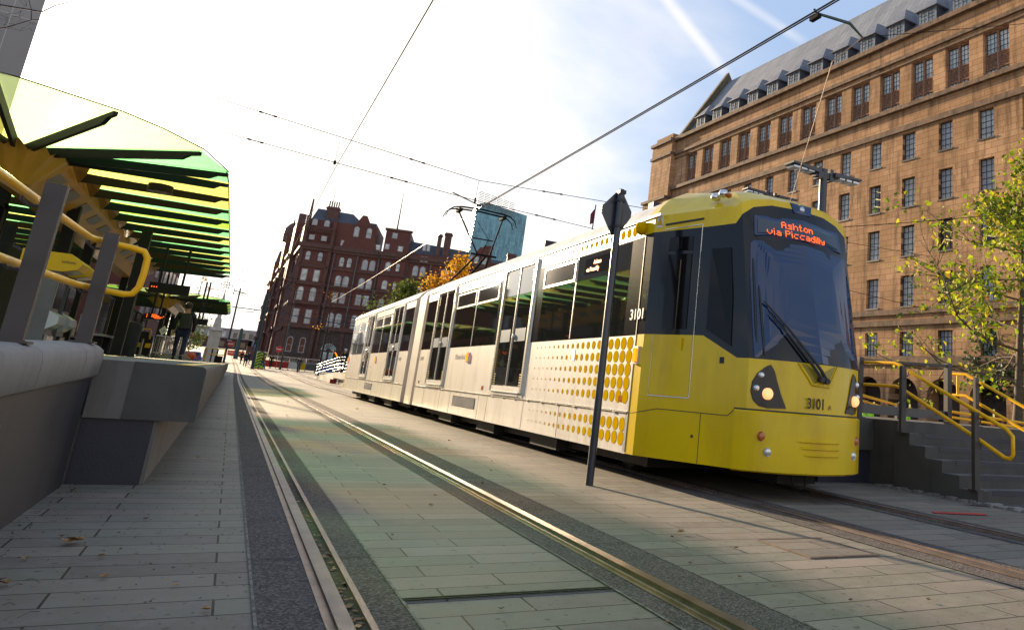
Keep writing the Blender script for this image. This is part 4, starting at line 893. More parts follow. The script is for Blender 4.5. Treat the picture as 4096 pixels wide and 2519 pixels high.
# ------------------------------------------------------------------ right platform and steps
q = thing('tram_platform', 'raised shaded concrete tram platform with steps down at its end, beyond the tram front', 'platform', (10, 30, 0))
SZ = .865 / 6
b = MB(); b.box(6.65, 7.798, 8.12, 8.6, .44, .865); b.box(6.65, 7.798, 8.6, 64, .44, .864); b.box(7.798, 26, 8.62, 64, .44, .864); b.build('edge_slab', 'concrete_shade', q)
b = MB(); b.box(6.88, 7.79, 8.18, 63.8, 0, .44); b.build('base', 'dark_panel', q)
b = MB(); b.box(7.80, 15, 7.66, 8.62, .0, .862); b.build('top_landing', 'concrete_shade', q)
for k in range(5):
    z = SZ * (k + 1); y0 = 6.30 + k * .272; b = MB(); b.box(7.74, 15, y0, 7.66, z - SZ, z); b.mi[1] = 1; b.build('step', ['concrete_shade', 'concrete'], q)  # tread tops take lighter concrete: the light on them is in the colour
    b = MB(); b.box(8.0 + .0 * k, 15, y0 + .015, y0 + .075, z, z + .004); b.box(8.0, 15, y0 - .004, y0, z - .05, z + .004); b.build('nosing_strip', 'dark_panel', q)
b = MB(); b.box(8.0, 15, 7.675, 7.74, .862, .868); b.build('nosing_strip', 'dark_panel', q)
# steps railing
h = thing('stair_handrail', 'yellow double handrail coming down the steps on grey posts, nearer the tram', 'handrail', (7.8, 7, .5), group='yellow handrails on the right platform steps')
for x, y, z0, z1 in ((7.775, 6.36, SZ, 1.045), (7.70, 7.48, .72, 1.585), (7.80, 8.42, .865, 1.72)): flatpost(x, y, z0, z1, .085, .05, par=h)
for x, y, z in ((7.775, 6.36, .98), (7.775, 6.36, .68), (7.70, 7.48, 1.52), (7.70, 7.48, 1.23)):
    b = MB(); b.tube([(x + .02, y, z - .06), (x + .09, y, z - .06), (x + .10, y, z)], .010, 5); b.build('bracket', 'post_grey', h)
xr = 7.86
b = MB(); b.tube([(xr, 8.42, 1.655), (xr, 7.80, 1.638), (xr, 7.70, 1.615), (xr, 7.60, 1.56), (xr, 6.30, 1.01), (xr, 5.98, .872), (xr, 5.90, .80), (xr, 5.90, .60), (xr, 5.94, .545), (xr, 6.02, .555), (xr, 6.34, .71), (xr, 7.55, 1.245), (xr, 7.68, 1.305), (xr, 7.78, 1.325), (xr, 8.42, 1.335)], .024, 10); b.build('rail', 'rail_yellow', h, smooth=60)
h = thing('stair_handrail', 'yellow double handrail on the far side of the steps, in front of the arcade', 'handrail', (10.2, 8, .5), group='yellow handrails on the right platform steps')
for y, z0, z1 in ((8.26, .865, 1.62), (7.0, .43, 1.02)): flatpost(10.12, y, z0, z1, .085, .05, par=h)
xr = 10.2
b = MB(); b.tube([(xr, 8.85, 1.677), (xr, 8.52, 1.67), (xr, 8.42, 1.63), (xr, 7.45, 1.208), (xr, 6.75, .90), (xr, 6.68, .82), (xr, 6.68, .62), (xr, 6.74, .57), (xr, 7.46, .872), (xr, 8.42, 1.29), (xr, 8.53, 1.334), (xr, 8.80, 1.336)], .024, 10); b.tube([(xr, 8.69, 1.645), (xr, 8.69, 1.34)], .022, 8); b.build('rail', 'rail_yellow', h, smooth=60)
h = thing('portal_frame', 'dark steel goalpost frame with a solid low board at the top of the steps', 'railing', (8.8, 8.5, .865))
b = MB(); b.box(7.84, 9.76, 8.43, 8.50, 1.66, 1.70); b.v = [(x, y, z + (x - 7.84) * .045) for x, y, z in b.v]; b.build('top_bar', 'post_grey', h)
for x, z1 in ((9.70, 1.80),): b = MB(); b.box(x - .05, x + .05, 8.42, 8.50, .865, z1); b.build('post', 'post_grey', h)
b = MB(); b.box(7.86, 9.65, 8.45, 8.49, .93, 1.06); b.build('kick_board', 'pole_grey', h)
h = thing('platform_railing', 'pair of yellow rails running away along the back of the right platform', 'railing', (10, 12, .865))
b = MB(); b.tube([(7.9, 8.6, 1.20), (12.2, 12.0, 1.16)], .022, 8); b.tube([(7.9, 8.6, 1.12), (12.2, 12.0, 1.04)], .018, 8); b.tube([(10.3, 8.9, 1.07), (15, 9.4, .90)], .022, 8); b.tube([(10.3, 8.9, .98), (15, 9.4, .80)], .022, 8); b.build('rail', 'rail_yellow', h)
b = MB()
for x, y in ((12.2, 12), (12.6, 9.15), (15, 9.4)): b.box(x - .04, x + .04, y - .04, y + .04, .3, 1.2)
b.build('post', 'post_grey', h)
b = MB()
for k in range(26):
    a = k / 26; x = 7.95 + a * 1.6 * 0 + .06; y = 7.9 - k * .09; b.box(x - .1 + .06 * (k % 2) - .25, x + .02 - .25 + .05 * (k % 3), y - .04, y + .035, 0, .022 + .008 * (k % 3))
o = b.build('cobble_edge', 'concrete_plain', kind='structure')
b = MB(); b.prism([(7.4, 6.22, .006), (20, 6.22, .006), (20, 3.2, .006), (9.2, 4.6, .006)][:3] + [(9.0, 5.4, .006)], (0, 0, .004)); b.build('pavement', 'asphalt', kind='structure')
# far end of the right platform with ramp railings
t = thing('ramp_railing', 'silver ramp railing at the far end of the right platform, behind the tram', 'railing', (7.5, 66, .5))
b = MB(); b.prism([(6.7, 64, 0), (6.7, 64, .86), (6.7, 80, .30), (6.7, 80, 0)], (3, 0, 0)); b.build('ramp', 'concrete_plain', t)
b = MB()
for xx in (6.8, 8.2):
    for hh in (.35, .62, .88, 1.1): b.tube([(xx, 60, .865 + hh), (xx, 64, .865 + hh), (xx, 80, .32 + hh)], .02, 4)
    for k in range(9): y = 60 + k * 2.5; zb = .865 if y < 64 else .865 - (y - 64) * .034; b.tube([(xx, y, zb), (xx, y, zb + 1.1)], .025, 4)
b.build('rail', 'grey_metal', t)
o = MB(); o.box(6.35, 6.75, 62.6, 63, .02, .35); o = o.build('waste_box', 'red_paint', org=(6.5, 62.8, 0)); tag(o, 'small red box at the corner of the far platform end', 'box')
# ------------------------------------------------------------------ foreground signal post
t = thing('sign_post', 'slim dark pole with a diamond sign seen from behind, standing between the two tracks', 'sign', (3.31, 7.475, 0))
b = MB(); b.tube([(3.308, 7.475, 0), (3.308, 7.475, 3.10)], .040, 16); b.lathe((3.308, 7.475, 3.10), [(.040, 0), (.03, .015), (0, .018)], 16); b.build('pole', 'pole_grey', t, smooth=50)
D4 = [(3.295, 3.115), (3.345, 3.105), (3.478, 2.90), (3.478, 2.835), (3.33, 2.575), (3.275, 2.575), (3.118, 2.83), (3.118, 2.90)]
b = MB(); b.prism([(x, 7.525, z) for x, z in D4], (0, .006, 0)); b.build('plate', 'pole_grey', t)
b = MB(); b.box(3.262, 3.356, 7.43, 7.525, 2.97, 3.0); b.box(3.262, 3.356, 7.43, 7.525, 2.68, 2.71); b.box(3.27, 3.345, 7.425, 7.53, 3.06, 3.10); b.build('clamp', 'rubber', t)
# ------------------------------------------------------------------ lamp posts
def lamp_post(x, y, zt, label, k=1.0):
    t = thing('street_lamp', label, 'street lamp', (x, y, 0), group='twin-headed street lamps on the right')
    b = MB(); b.tube([(x, y, 0), (x, y, zt)], .115 * k, 12); b.build('pole', 'pole_grey', t, smooth=50)
    b = MB(); b.box(x - .35 * k, x + .35 * k, y - .09, y + .09, zt - .28 * k, zt - .1 * k); b.box(x - .27 * k, x - .15 * k, y - .12, y + .12, zt - .33 * k, zt + .02); b.box(x + .15 * k, x + .27 * k, y - .12, y + .12, zt - .33 * k, zt + .02); b.build('bracket', 'pole_grey', t)
    for s in (-1, 1):
        b = MB(); x0, x1 = x + s * .28 * k, x + s * 1.25 * k
        b.prism([(x0, y - .20 * k, zt - .19 * k), (x0, y - .20 * k, zt - .07 * k), (x1, y - .23 * k, zt - .07 * k), (x1, y - .23 * k, zt - .12 * k)], (0, .43 * k, 0)); hd = b.build('lamp_head', 'pole_grey', t)
        b = MB()
        for i in range(3): xa, xb = sorted((x0 + s * (.18 + i * .26) * k, x0 + s * (.38 + i * .26) * k)); b.box(xa, xb, y - .17 * k, y + .17 * k, zt - .215 * k, zt - .16 * k)
        b.build('lens', 'lens_glass', hd)
lamp_post(13.22, 16, 7.55, 'tall street lamp with two flat grey heads rising behind the tram roof')
lamp_post(21.4, 30, 11.35, 'farther street lamp whose two heads just show above the tram roof', 1.25)
# ------------------------------------------------------------------ walls with openings
def wall_holes(mb, x0, x1, z0, z1, holes, depth, y=0, m=0, mr=None):
    xs = sorted({x0, x1} | {h[0] for h in holes} | {h[1] for h in holes}); zs = sorted({z0, z1} | {h[2] for h in holes} | {h[3] for h in holes})
    xs = [x for x in xs if x0 <= x <= x1]; zs = [z for z in zs if z0 <= z <= z1]
    for k in range(len(zs) - 1):
        run = None
        for i in range(len(xs) - 1):
            cx, cz = (xs[i] + xs[i + 1]) / 2, (zs[k] + zs[k + 1]) / 2; ins = any(h[0] < cx < h[1] and h[2] < cz < h[3] for h in holes)
            if not ins and run is None: run = xs[i]
            if ins and run is not None: mb.face([(run, y, zs[k]), (run, y, zs[k + 1]), (xs[i], y, zs[k + 1]), (xs[i], y, zs[k])], m); run = None
        if run is not None: mb.face([(run, y, zs[k]), (run, y, zs[k + 1]), (xs[-1], y, zs[k + 1]), (xs[-1], y, zs[k])], m)
    mr = m if mr is None else mr
    for a, c, d, e in holes:
        mb.face([(a, y, d), (a, y - depth, d), (a, y - depth, e), (a, y, e)], mr); mb.face([(c, y, d), (c, y, e), (c, y - depth, e), (c, y - depth, d)], mr)
        mb.face([(a, y, d), (c, y, d), (c, y - depth, d), (a, y - depth, d)], mr); mb.face([(a, y, e), (a, y - depth, e), (c, y - depth, e), (c, y, e)], mr)
# ------------------------------------------------------------------ town hall extension (local x runs along the facade, +y outward)
TH = thing('stone_office_building', 'large sandstone office building with a grey slate roof, dormers and a ground floor arcade', 'building', (40, 20, 0), R_(92.3))
X0, X1 = -14.0, 52.0
topw = [(10.45 + 3.165 * k - 1.02, 10.45 + 3.165 * k + 1.02) for k in range(-7, 13)]
lowx = [11.3 + 3.31 * k for k in range(-7, 12)]
rows_ = [(19.27, 21.36), (15.70, 17.88), (12.09, 14.28), (8.48, 10.66), (5.03, 6.70)]
holes = [(a, c, 23.72, 26.95) for a, c in topw]
for z0, z1 in rows_: holes += [(x - .60, x + .60, z0, z1) for x in lowx]
arch = [11.45 + 3.35 * k for k in range(-6, 11)]
holes += [(x - 1.32, x + 1.32, 0, 3.6) for x in arch]
b = MB(); wall_holes(b, X0, X1, 0, 29.25, [h for h in holes if h[2] > 4], .34)
b.build('wall', 'sandstone', TH) if False else None
b = MB(); wall_holes(b, X0, X1, 0, 29.25, [h for h in holes if h[2] > 20], .55 if False else .45)
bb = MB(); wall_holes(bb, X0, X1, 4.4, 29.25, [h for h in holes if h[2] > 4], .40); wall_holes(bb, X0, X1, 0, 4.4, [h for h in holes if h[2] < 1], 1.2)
for x in arch:      # round heads of the arcade
    n = 8
    for s in (-1, 1):
        pts = [(x + s * 1.32, 0, 3.6)] + [(x + s * 1.32 * math.cos(a), 0, 2.28 + 1.32 * math.sin(a)) for a in [i * math.pi / 2 / n for i in range(n + 1)]]
        bb.prism(pts if s > 0 else pts[::-1], (0, -.6, 0))
bb.build('wall', 'sandstone', TH)
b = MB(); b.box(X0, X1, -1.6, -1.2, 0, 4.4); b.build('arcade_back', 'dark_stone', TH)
for x in arch[4:12]:
    b = MB(); b.tube([(x + .35, -1.1, 1.1), (x + .35, -1.1, 1.85)], .06, 6); b.build('arcade_lamp', 'office_light', TH)
b = MB(); b.box(X1, X1 + 5.1, -12, .75, 0, 22.3); b.box(X1 + .0, X1 + 4.4, -12, .55, 22.3, 29.3); b.box(X1 + .3, X1 + 3.9, -11, .35, 29.3, 30.1); b.build('end_pavilion', 'sandstone', TH)
b = MB()
for z0, z1, d in ((29.05, 29.45, .42), (27.42, 27.72, .22), (26.98, 27.10, .10), (23.28, 23.62, .34), (21.55, 21.98, .20), (7.9, 8.28, .18), (7.12, 7.50, .22), (4.42, 4.98, .16)): b.box(X0, X1 - .02, .003, d, z0, z1)
for x, a in ((X1, 5.25),): b.box(x - .05, x + a, -12, .98, 22.3, 22.62); b.box(x - .05, x + 4.5, -12, .72, 27.5, 27.8); b.box(x - .05, x + 4.55, -12, .78, 29.1, 29.45)
for k in range(len(topw)): b.box(topw[k][0] - .12, topw[k][1] + .12, -.05, .06, 23.62, 23.74)
b.build('cornice', 'stone_trim', TH)
# main roof: steep slate slope, gable parapet
b = MB(); b.face([(X0, -.6, 29.3), (X1 - .1, -.6, 29.3), (X1 - .1, -6.3, 38.3), (X0, -6.3, 38.3)]); b.face([(X0, -6.3, 38.3), (X1 - .1, -6.3, 38.3), (X1 - .1, -12, 29.3), (X0, -12, 29.3)]); b.build('roof', 'slate_roof', TH)
b = MB(); b.prism([(X1 - .12, .1, 29.2), (X1 - .12, -6.3, 39.6), (X1 - .12, -12.7, 29.2)], (.55, 0, 0)); b.build('gable', 'weathered_stone', TH)
b = MB(); b.box(X0, X1, -.6, .36, 29.25, 29.30); b.build('parapet_gutter', 'stone_trim', TH)
# windows: one of each kind, then copies
def win_mesh(w, h, nx, nz, bar, d0=-.30, fr=.05):
    b = MB(); b.box(-w / 2 - .06, w / 2 + .06, d0 + .28, .07, -.12, -.005) if w < 2 else None
    b.box(-w / 2, w / 2, d0, d0 + .06, 0, fr); b.box(-w / 2, w / 2, d0, d0 + .06, h - fr, h); b.box(-w / 2, -w / 2 + fr, d0, d0 + .06, fr, h - fr); b.box(w / 2 - fr, w / 2, d0, d0 + .06, fr, h - fr)
    for i in range(1, nx): x = -w / 2 + w * i / nx; b.box(x - bar / 2, x + bar / 2, d0, d0 + .04, fr, h - fr)
    for i in range(1, nz): z = h * i / nz; b.box(-w / 2 + fr, w / 2 - fr, d0 + .001, d0 + .038, z - bar / 2, z + bar / 2)
    return b
MESH = {}
def shared(name, mb, mats, key):
    if key not in MESH:
        me = D.meshes.new(name); me.from_pydata(mb.v, [], mb.f)
        for x in mats: me.materials.append(MATS[x])
        for p, k in zip(me.polygons, mb.mi): p.material_index = k
        me.validate(); MESH[key] = me
    return MESH[key]
def inst(name, me, parent, loc): o = D.objects.new(name, me); COL.objects.link(o); o.parent = parent; o.location = loc; return o
wr = random.Random(11)
hts = {}
for ri, (z0, z1) in enumerate(rows_):
    h = z1 - z0; nz = 5 if h > 2 else 4
    me = shared('window', win_mesh(1.2, h, 3 if ri != 4 else 4, nz, .035), ['window_bar'], ('w', round(h, 2), ri == 4))
    pn = []
    for kind in range(4):
        b = MB(); b.face([(-.6, -.29, 0), (-.6, -.29, h), (.6, -.29, h), (.6, -.29, 0)], [0, 1, 2, 2][kind])
        if kind == 1: b.face([(-.58, -.285, 0), (-.58, -.285, h), (-.2, -.285, h), (-.2, -.285, 0)], 0)
        if kind >= 2:
            b.face([(.58, -.284, .05), (.58, -.284, h - .05), (.25, -.284, h - .05), (.25, -.284, .05)], 0) if kind == 2 else None
            for q in range(3): zz_ = h * (.22 + .26 * q + .08 * (kind == 3)); b.face([(.30 - .1 * q, -.280, zz_ + .13), (.30 - .1 * q, -.280, zz_ + .22), (-.58, -.280, zz_ - .02), (-.58, -.280, zz_ - .10)], 3)
        pn.append(shared('pane', b, ['window_glass', 'blind_glass', 'dark_glass', 'office_light'], ('p', round(h, 2), kind)))
    for x in lowx:
        w = inst('window', me, TH, (x, 0, z0)); kind = wr.choice([0, 0, 1, 1] if ri == 0 else ([0, 1, 0, 2] if ri == 1 else ([0, 1, 2, 3] if ri < 4 else [0, 1, 0, 0]))); inst('pane', pn[kind], w, (0, 0, 0))
# tall double windows with carved spandrel
b = MB(); fr = .10
b.box(-1.02, 1.02, -.40, -.26, 3.11, 3.23); b.box(-.07, .07, -.40, -.20, 0, 3.11); b.box(-1.02, -.94, -.40, -.26, 0, 3.11); b.box(.94, 1.02, -.40, -.26, 0, 3.11); b.box(-.94, -.07, -.40, -.24, 1.50, 1.60); b.box(.07, .94, -.40, -.24, 1.50, 1.60); b.box(-.94, -.07, -.40, -.24, .42, .50); b.box(.07, .94, -.40, -.24, .42, .50)
tw = shared('window', b, ['stone_carving'], 'tw')
b = MB()
for x0 in (-.94, .07):
    for i in (1, 2): x = x0 + .87 * i / 3; b.box(x - .016, x + .016, -.375, -.345, 1.6, 3.11); b.box(x - .016, x + .016, -.375, -.345, 0, .42)
    for i in (1, 2, 3): z = 1.6 + 1.51 * i / 4; b.box(x0, x0 + .87, -.374, -.347, z - .016, z + .016)
    b.box(x0, x0 + .87, -.375, -.34, 1.6, 1.64); b.box(x0, x0 + .87, -.375, -.34, 3.06, 3.11); b.box(x0, x0 + .04, -.375, -.34, 1.64, 3.06); b.box(x0 + .83, x0 + .87, -.375, -.34, 1.64, 3.06)
gb = shared('glazing_bars', b, ['window_bar'], 'gb')
gbm = gb; b2_ = MB(); b2_.face([(-.94, -.37, 0), (-.94, -.37, 3.11), (.94, -.37, 3.11), (.94, -.37, 0)], 0)
for p in gb.polygons: b2_.face([gb.vertices[i].co for i in p.vertices], 1)
tp_ = shared('pane', b2_, ['window_glass', 'window_bar'], 'tp')
b = MB()
for x0 in (-.94, .07):
    cx = x0 + .435
    b.box(x0, x0 + .87, -.36, -.30, .50, 1.50)
    for i in range(5):      # relief scrolls
        for s in (-1, 1):
            z = .60 + i * .18; b.tube([(cx, -.29, z), (cx + s * .14, -.27, z + .10), (cx + s * .30, -.28, z + .06), (cx + s * .33, -.29, z - .04), (cx + s * .22, -.29, z - .02)], .028, 4)
    b.tube([(cx, -.285, .54), (cx, -.285, 1.46)], .03, 4)
sp_ = shared('carved_panel', b, ['stone_carving'], 'sp')
for a, c in topw:
    w = inst('window', tw, TH, ((a + c) / 2, 0, 23.72)); inst('pane', tp_, w, (0, 0, 0)); inst('carved_panel', sp_, w, (0, 0, 0))
# dormers
b = MB(); b.box(-.80, .80, -3.4, -.75, 0, 1.92, m=1); b.box(-.82, -.66, -.75, -.68, 0, 2.0); b.box(.66, .82, -.75, -.68, 0, 2.0); b.box(-.66, .66, -.75, -.68, 1.82, 2.0); b.box(-.66, .66, -.75, -.68, 0, .22); b.box(-.05, .05, -.75, -.66, .22, 1.82); b.box(-.66, .66, -.75, -.67, .82, .90)
for x0 in (-.66, .05):
    b.box(x0 + .28, x0 + .31, -.735, -.70, .22, 1.82, m=1)
    for z in (.5, 1.2, 1.5): b.box(x0, x0 + .61, -.735, -.70, z, z + .025, m=1)
dm = shared('dormer', b, ['lead', 'lead_dark'], 'dm')
b = MB(); b.face([(-.66, -.745, .22), (-.66, -.745, 1.82), (.66, -.745, 1.82), (.66, -.745, .22)]); dp_ = shared('pane', b, ['window_glass'], 'dp')
b = MB(); e = 1.0; ap = (0, -1.75, 3.65); bk = (0, -3.5, 3.75)
b.face([(-e, -.48, 1.98), (-e, -3.5, 1.98), bk, ap]); b.face([(e, -.48, 1.98), ap, bk, (e, -3.5, 1.98)]); b.face([(-e, -.48, 1.98), ap, (e, -.48, 1.98)]); b.box(-e - .04, e + .04, -3.4, -.44, 1.93, 1.99)
dr_ = shared('dormer_roof', b, ['lead'], 'dr')
for k in range(-7, 11):
    w = inst('dormer', dm, TH, (16.85 + 3.145 * k, 0, 29.36)); inst('pane', dp_, w, (0, 0, 0)); inst('dormer_roof', dr_, w, (0, 0, 0))
# ------------------------------------------------------------------ red hotel (local x along the facade, +y outward)
K = 1.32
HT = thing('red_brick_hotel', 'ornate dark red brick hotel with gables and arched windows across the junction', 'building', (7.47, 165, 0), R_(-14))
# local +y must face the camera: flip by writing outward as -y
def hx(s): return s * K
def hz(z): return .909 + (z - .909) * K
def arched(b, x, z0, z1, w, y, m=0):
    n = 6; r = w / 2; pts = [(x - r, y, z0), (x + r, y, z0)] + [(x + r * math.cos(a), y, z1 - r + r * math.sin(a)) for a in [i * math.pi / n for i in range(n + 1)]]; b.face(pts[::-1] if False else pts, m)
S1 = hx(32)
b = MB(); b.box(0, S1, 0, 14, 0, hz(18.6)); b.box(0, hx(9.6), 0, 12, hz(18.6), hz(22.6)); b.box(hx(10.9), hx(14.4), -.8, 10, 0, hz(22.4)); b.box(hx(14.4), S1, .3, 12, hz(18.6), hz(19.4)); b.box(0, hx(3.8), -.5, .2, 0, hz(18.6))
b.build('wall', 'red_brick', HT)
b = MB()
def gable(x0, x1, zb, zt, y0=-.15, y1=1.0, step=True):
    c = (x0 + x1) / 2; b.prism([(x0, y0, zb), (x1, y0, zb), (x1 - .12 * (x1 - x0), y0, zb + .45 * (zt - zb)), (c + .4, y0, zt), (c - .4, y0, zt), (x0 + .12 * (x1 - x0), y0, zb + .45 * (zt - zb))], (0, y1 - y0, 0))
gable(hx(5.0), hx(10.0), hz(18.6), hz(24.1)); b.build('gable', 'red_brick', HT); b = MB(); gable(hx(23.2), hx(27), hz(18.0), hz(21.6)); gable(hx(.1), hx(3.4), hz(21), hz(23.6)) if False else None
b.build('gable', 'red_brick', HT)
b = MB()
b.face([(hx(.3), 0, hz(22.6)), (hx(5.5), 0, hz(22.6)), (hx(5.5), 3, hz(24.5)), (hx(.5), 3, hz(24.7))]); b.face([(hx(5.5), 0, hz(22.6)), (hx(8), 3, hz(22.4)), (hx(5.5), 3, hz(24.5))]); b.box(hx(.4), hx(9), 3, 11, hz(22.4), hz(23.5))
b.face([(hx(14.4), .2, hz(18.7)), (hx(23.3), .2, hz(18.7)), (hx(23.3), 3.2, hz(21.0)), (hx(14.4), 3.2, hz(21.5))]); b.box(hx(14.4), hx(23), 3.2, 10, hz(18), hz(21)); b.face([(hx(26.5), .2, hz(18.7)), (S1, .2, hz(18.7)), (S1, 3.2, hz(20)), (hx(26.5), 3.2, hz(20.3))])
b.build('roof', 'lead_dark', HT)
for x0, x1, z1, d in ((2.0, 3.7, 24.9, 1.4), (25.3, 26.7, 22.1, 1.5), (29.1, 30.4, 21.3, 1.5), (19.3, 20.3, 23.3, 1.5), (18.3, 18.9, 22.9, .5)): b = MB(); b.box(hx(x0), hx(x1), .6, .6 + d, hz(18.6), hz(z1)); b.box(hx(x0) - .15, hx(x1) + .15, .45, .75 + d, hz(z1) - .5, hz(z1) - .25); ch = b.build('chimney', 'terracotta', HT); ch0 = ch if x0 == 2.0 else ch0
for k in range(5): b = MB(); b.tube([(hx(2.2) + k * .42, 1.2, hz(24.9)), (hx(2.2) + k * .42, 1.2, hz(25.8))], .13, 6); b.build('chimney_pot', 'terracotta', ch0)
b = MB()
for z0, z1, d in ((18.3, 18.9, .7), (17.9, 18.3, .4), (15.4, 15.75, .25), (12.8, 13.1, .25), (9.95, 10.35, .45), (6.55, 7.1, .55), (2.2, 2.5, .3)): b.box(-.4, S1, -d, -.02, hz(z0), hz(z1)) if True else None; b.box(hx(10.9) - d * .5, hx(14.4) + d * .5, -.8 - d, -.82, hz(z0), hz(z1)); b.box(-d, hx(3.8) + d * .3, -.5 - d, -.52, hz(z0) + .02, hz(z1) + .02)
for x in (4.4, 7.6, 10.6, 14.6, 18.0, 22.8, 27.2): b.box(hx(x) - .25, hx(x) + .25, -.28, -.02, 0, hz(17.9))
for x in (.0, 3.75): b.box(hx(x) - .3, hx(x) + .3, -.75, -.5, 0, hz(23))
for k in range(14): b.box(hx(.1) + k * .36, hx(.1) + k * .36 + .16, -.9, -.75, hz(20.6), hz(21.2))
b.box(-.2, hx(3.9), -.95, -.7, hz(21.2), hz(21.35)); b.box(hx(10.7), hx(14.6), -1.0, 0, hz(22.3), hz(22.6))
b.build('terracotta_bands', 'terracotta', HT)
b = MB(); b.box(-.1, hx(10.8), -.06, -.01, 0, hz(6.5)); b.box(hx(14.5), S1, -.06, -.01, 0, hz(6.5)); b.box(-.06, hx(3.82), -.56, -.51, 0, hz(6.5)); b.box(hx(10.88), hx(14.42), -.86, -.81, 0, hz(6.5)); b.build('ground_floor', 'dark_stone', HT)
b = MB()
for x, z in ((4.42, 12), (7.6, 12), (10.6, 12), (18.0, 12)): b.tube([(hx(x), -.4, hz(7)), (hx(x), -.4, hz(17.8))], .07, 5)
b.build('downpipe', 'lead', HT)
def hwin(x, z0, z1, w, arch_=True, y=-.02, frame='white_frame', glass='window_glass', par=None):
    b = MB(); X, A, B_, Wd = hx(x), hz(z0), hz(z1), w * K
    if arch_: arched(b, X, A - .12, B_ + .12, Wd + .24, y - .05, 0)
    else: b.face([(X - Wd / 2 - .1, y - .05, A - .1), (X + Wd / 2 + .1, y - .05, A - .1), (X + Wd / 2 + .1, y - .05, B_ + .1), (X - Wd / 2 - .1, y - .05, B_ + .1)])
    w_ = b.build('window', frame, HT)
    b = MB(); hw = Wd / 2 - .04; mz = A + (B_ - A) * .45
    if arch_: arched(b, X, mz + .05, B_ - .03, Wd - .04, y - .08)
    else: b.face([(X - hw, y - .08, mz + .05), (X + hw, y - .08, mz + .05), (X + hw, y - .08, B_ - .04), (X - hw, y - .08, B_ - .04)])
    b.face([(X - hw, y - .08, A + .04), (X + hw, y - .08, A + .04), (X + hw, y - .08, mz - .05), (X - hw, y - .08, mz - .05)])
    b.build('pane', glass, w_)
def bars(x, z0, z1, w, y=-.02, nx=2, nz=3):
    y = y + .001
    b = MB(); X, A, B_, Wd = hx(x), hz(z0), hz(z1), w * K
    for i in range(1, nx): b.box(X - Wd / 2 + Wd * i / nx - .05, X - Wd / 2 + Wd * i / nx + .05, y - .12, y - .08, A, B_)
    for i in range(1, nz): b.box(X - Wd / 2, X + Wd / 2, y - .121, y - .081, A + (B_ - A) * i / nz - .05, A + (B_ - A) * i / nz + .05)
    b.build('window_bars', 'white_frame', HT)
yb = -.52
for x in (.95, 2.6):
    hwin(x, 16.4, 17.7, .62, True, yb, 'terracotta', 'blind_glass'); hwin(x, 13.4, 15.0, .66, False, yb, 'white_frame', 'window_glass'); hwin(x, 10.6, 12.4, .62, True, yb); bars(x, 10.7, 12.0, .6, yb, 2, 2); hwin(x, 7.3, 9.2, .66, False, yb); bars(x, 7.3, 9.2, .6, yb, 2, 3)
    hwin(x, 19.5, 20.1, .6, False, yb, 'white_frame', 'blind_glass'); hwin(x, 3.2, 5.2, .62, True, yb, 'white_frame', 'dark_glass'); hwin(x, 21.7, 22.5, .55, True, yb, 'white_frame', 'blind_glass')
for c in (6.05, 9.25, 16.4, 20.6, 25.0, 29.4):
    for d in (-.52, .52):
        hwin(c + d, 16.0, 17.4, .62, True, -.02, 'terracotta' if c < 7 else 'white_frame', 'blind_glass' if c > 7 else 'window_glass'); hwin(c + d, 13.2, 14.6, .64, True); 
        hwin(c + d, 10.7, 12.1, .62, False); bars(c + d, 10.7, 12.1, .6, -.02, 2, 3); hwin(c + d, 7.2, 9.1, .66, True); bars(c + d, 7.2, 8.8, .6, -.02, 2, 3)
        if c < 12: hwin(c + d * 1.6, 19.2, 19.9, .55, False, -.02, 'white_frame', 'window_glass')
for x in (6.75, 8.5, 24.5, 25.7): hwin(x, 20.8 if x < 20 else 18.9, 22.2 if x < 20 else 20.0, .55, True, -.17)
for z in (16.2, 13.4, 10.6): hwin(12.0, z, z + 1.2, .6, True, -.82); hwin(13.4, z, z + 1.2, .5, True, -.82, 'terracotta')
hwin(12.6, 7.6, 8.9, .7, False, -.82); hwin(12.2, 21.2, 21.9, .6, False, -.82, 'white_frame', 'blind_glass'); hwin(13.3, 19.3, 20.0, .6, False, -.82); hwin(11.4, 19.4, 20.1, .5, False, -.82)
for x in (16.6, 17.2): hwin(x, 20.0, 20.8, .35, False, .1); hwin(x, 18.2, 18.9, .35, False, -.45)
# big entrance arch
b = MB(); arched(b, hx(6.1), 0, hz(5.1), 3.4, -.10); b.build('entrance_arch', 'dark_stone', HT); b = MB()
n = 9
for r0, r1 in ((.45, 1.35),):
    for k in range(n):
        a0 = math.pi * k / n + .05; a1 = math.pi * (k + 1) / n - .05
        b.face([(hx(6.1) + r * math.cos(a), -.14, hz(3.75) + r * math.sin(a)) for r, a in ((r0, a0), (r1, a0), (r1, a1), (r0, a1))])
b.box(hx(6.1) - 1.2, hx(6.1) - .2, -.15, -.12, 1.6, hz(3.5)); b.box(hx(6.1) + .2, hx(6.1) + 1.2, -.15, -.12, 1.6, hz(3.5)); b.build('fanlight', 'window_glass', HT)
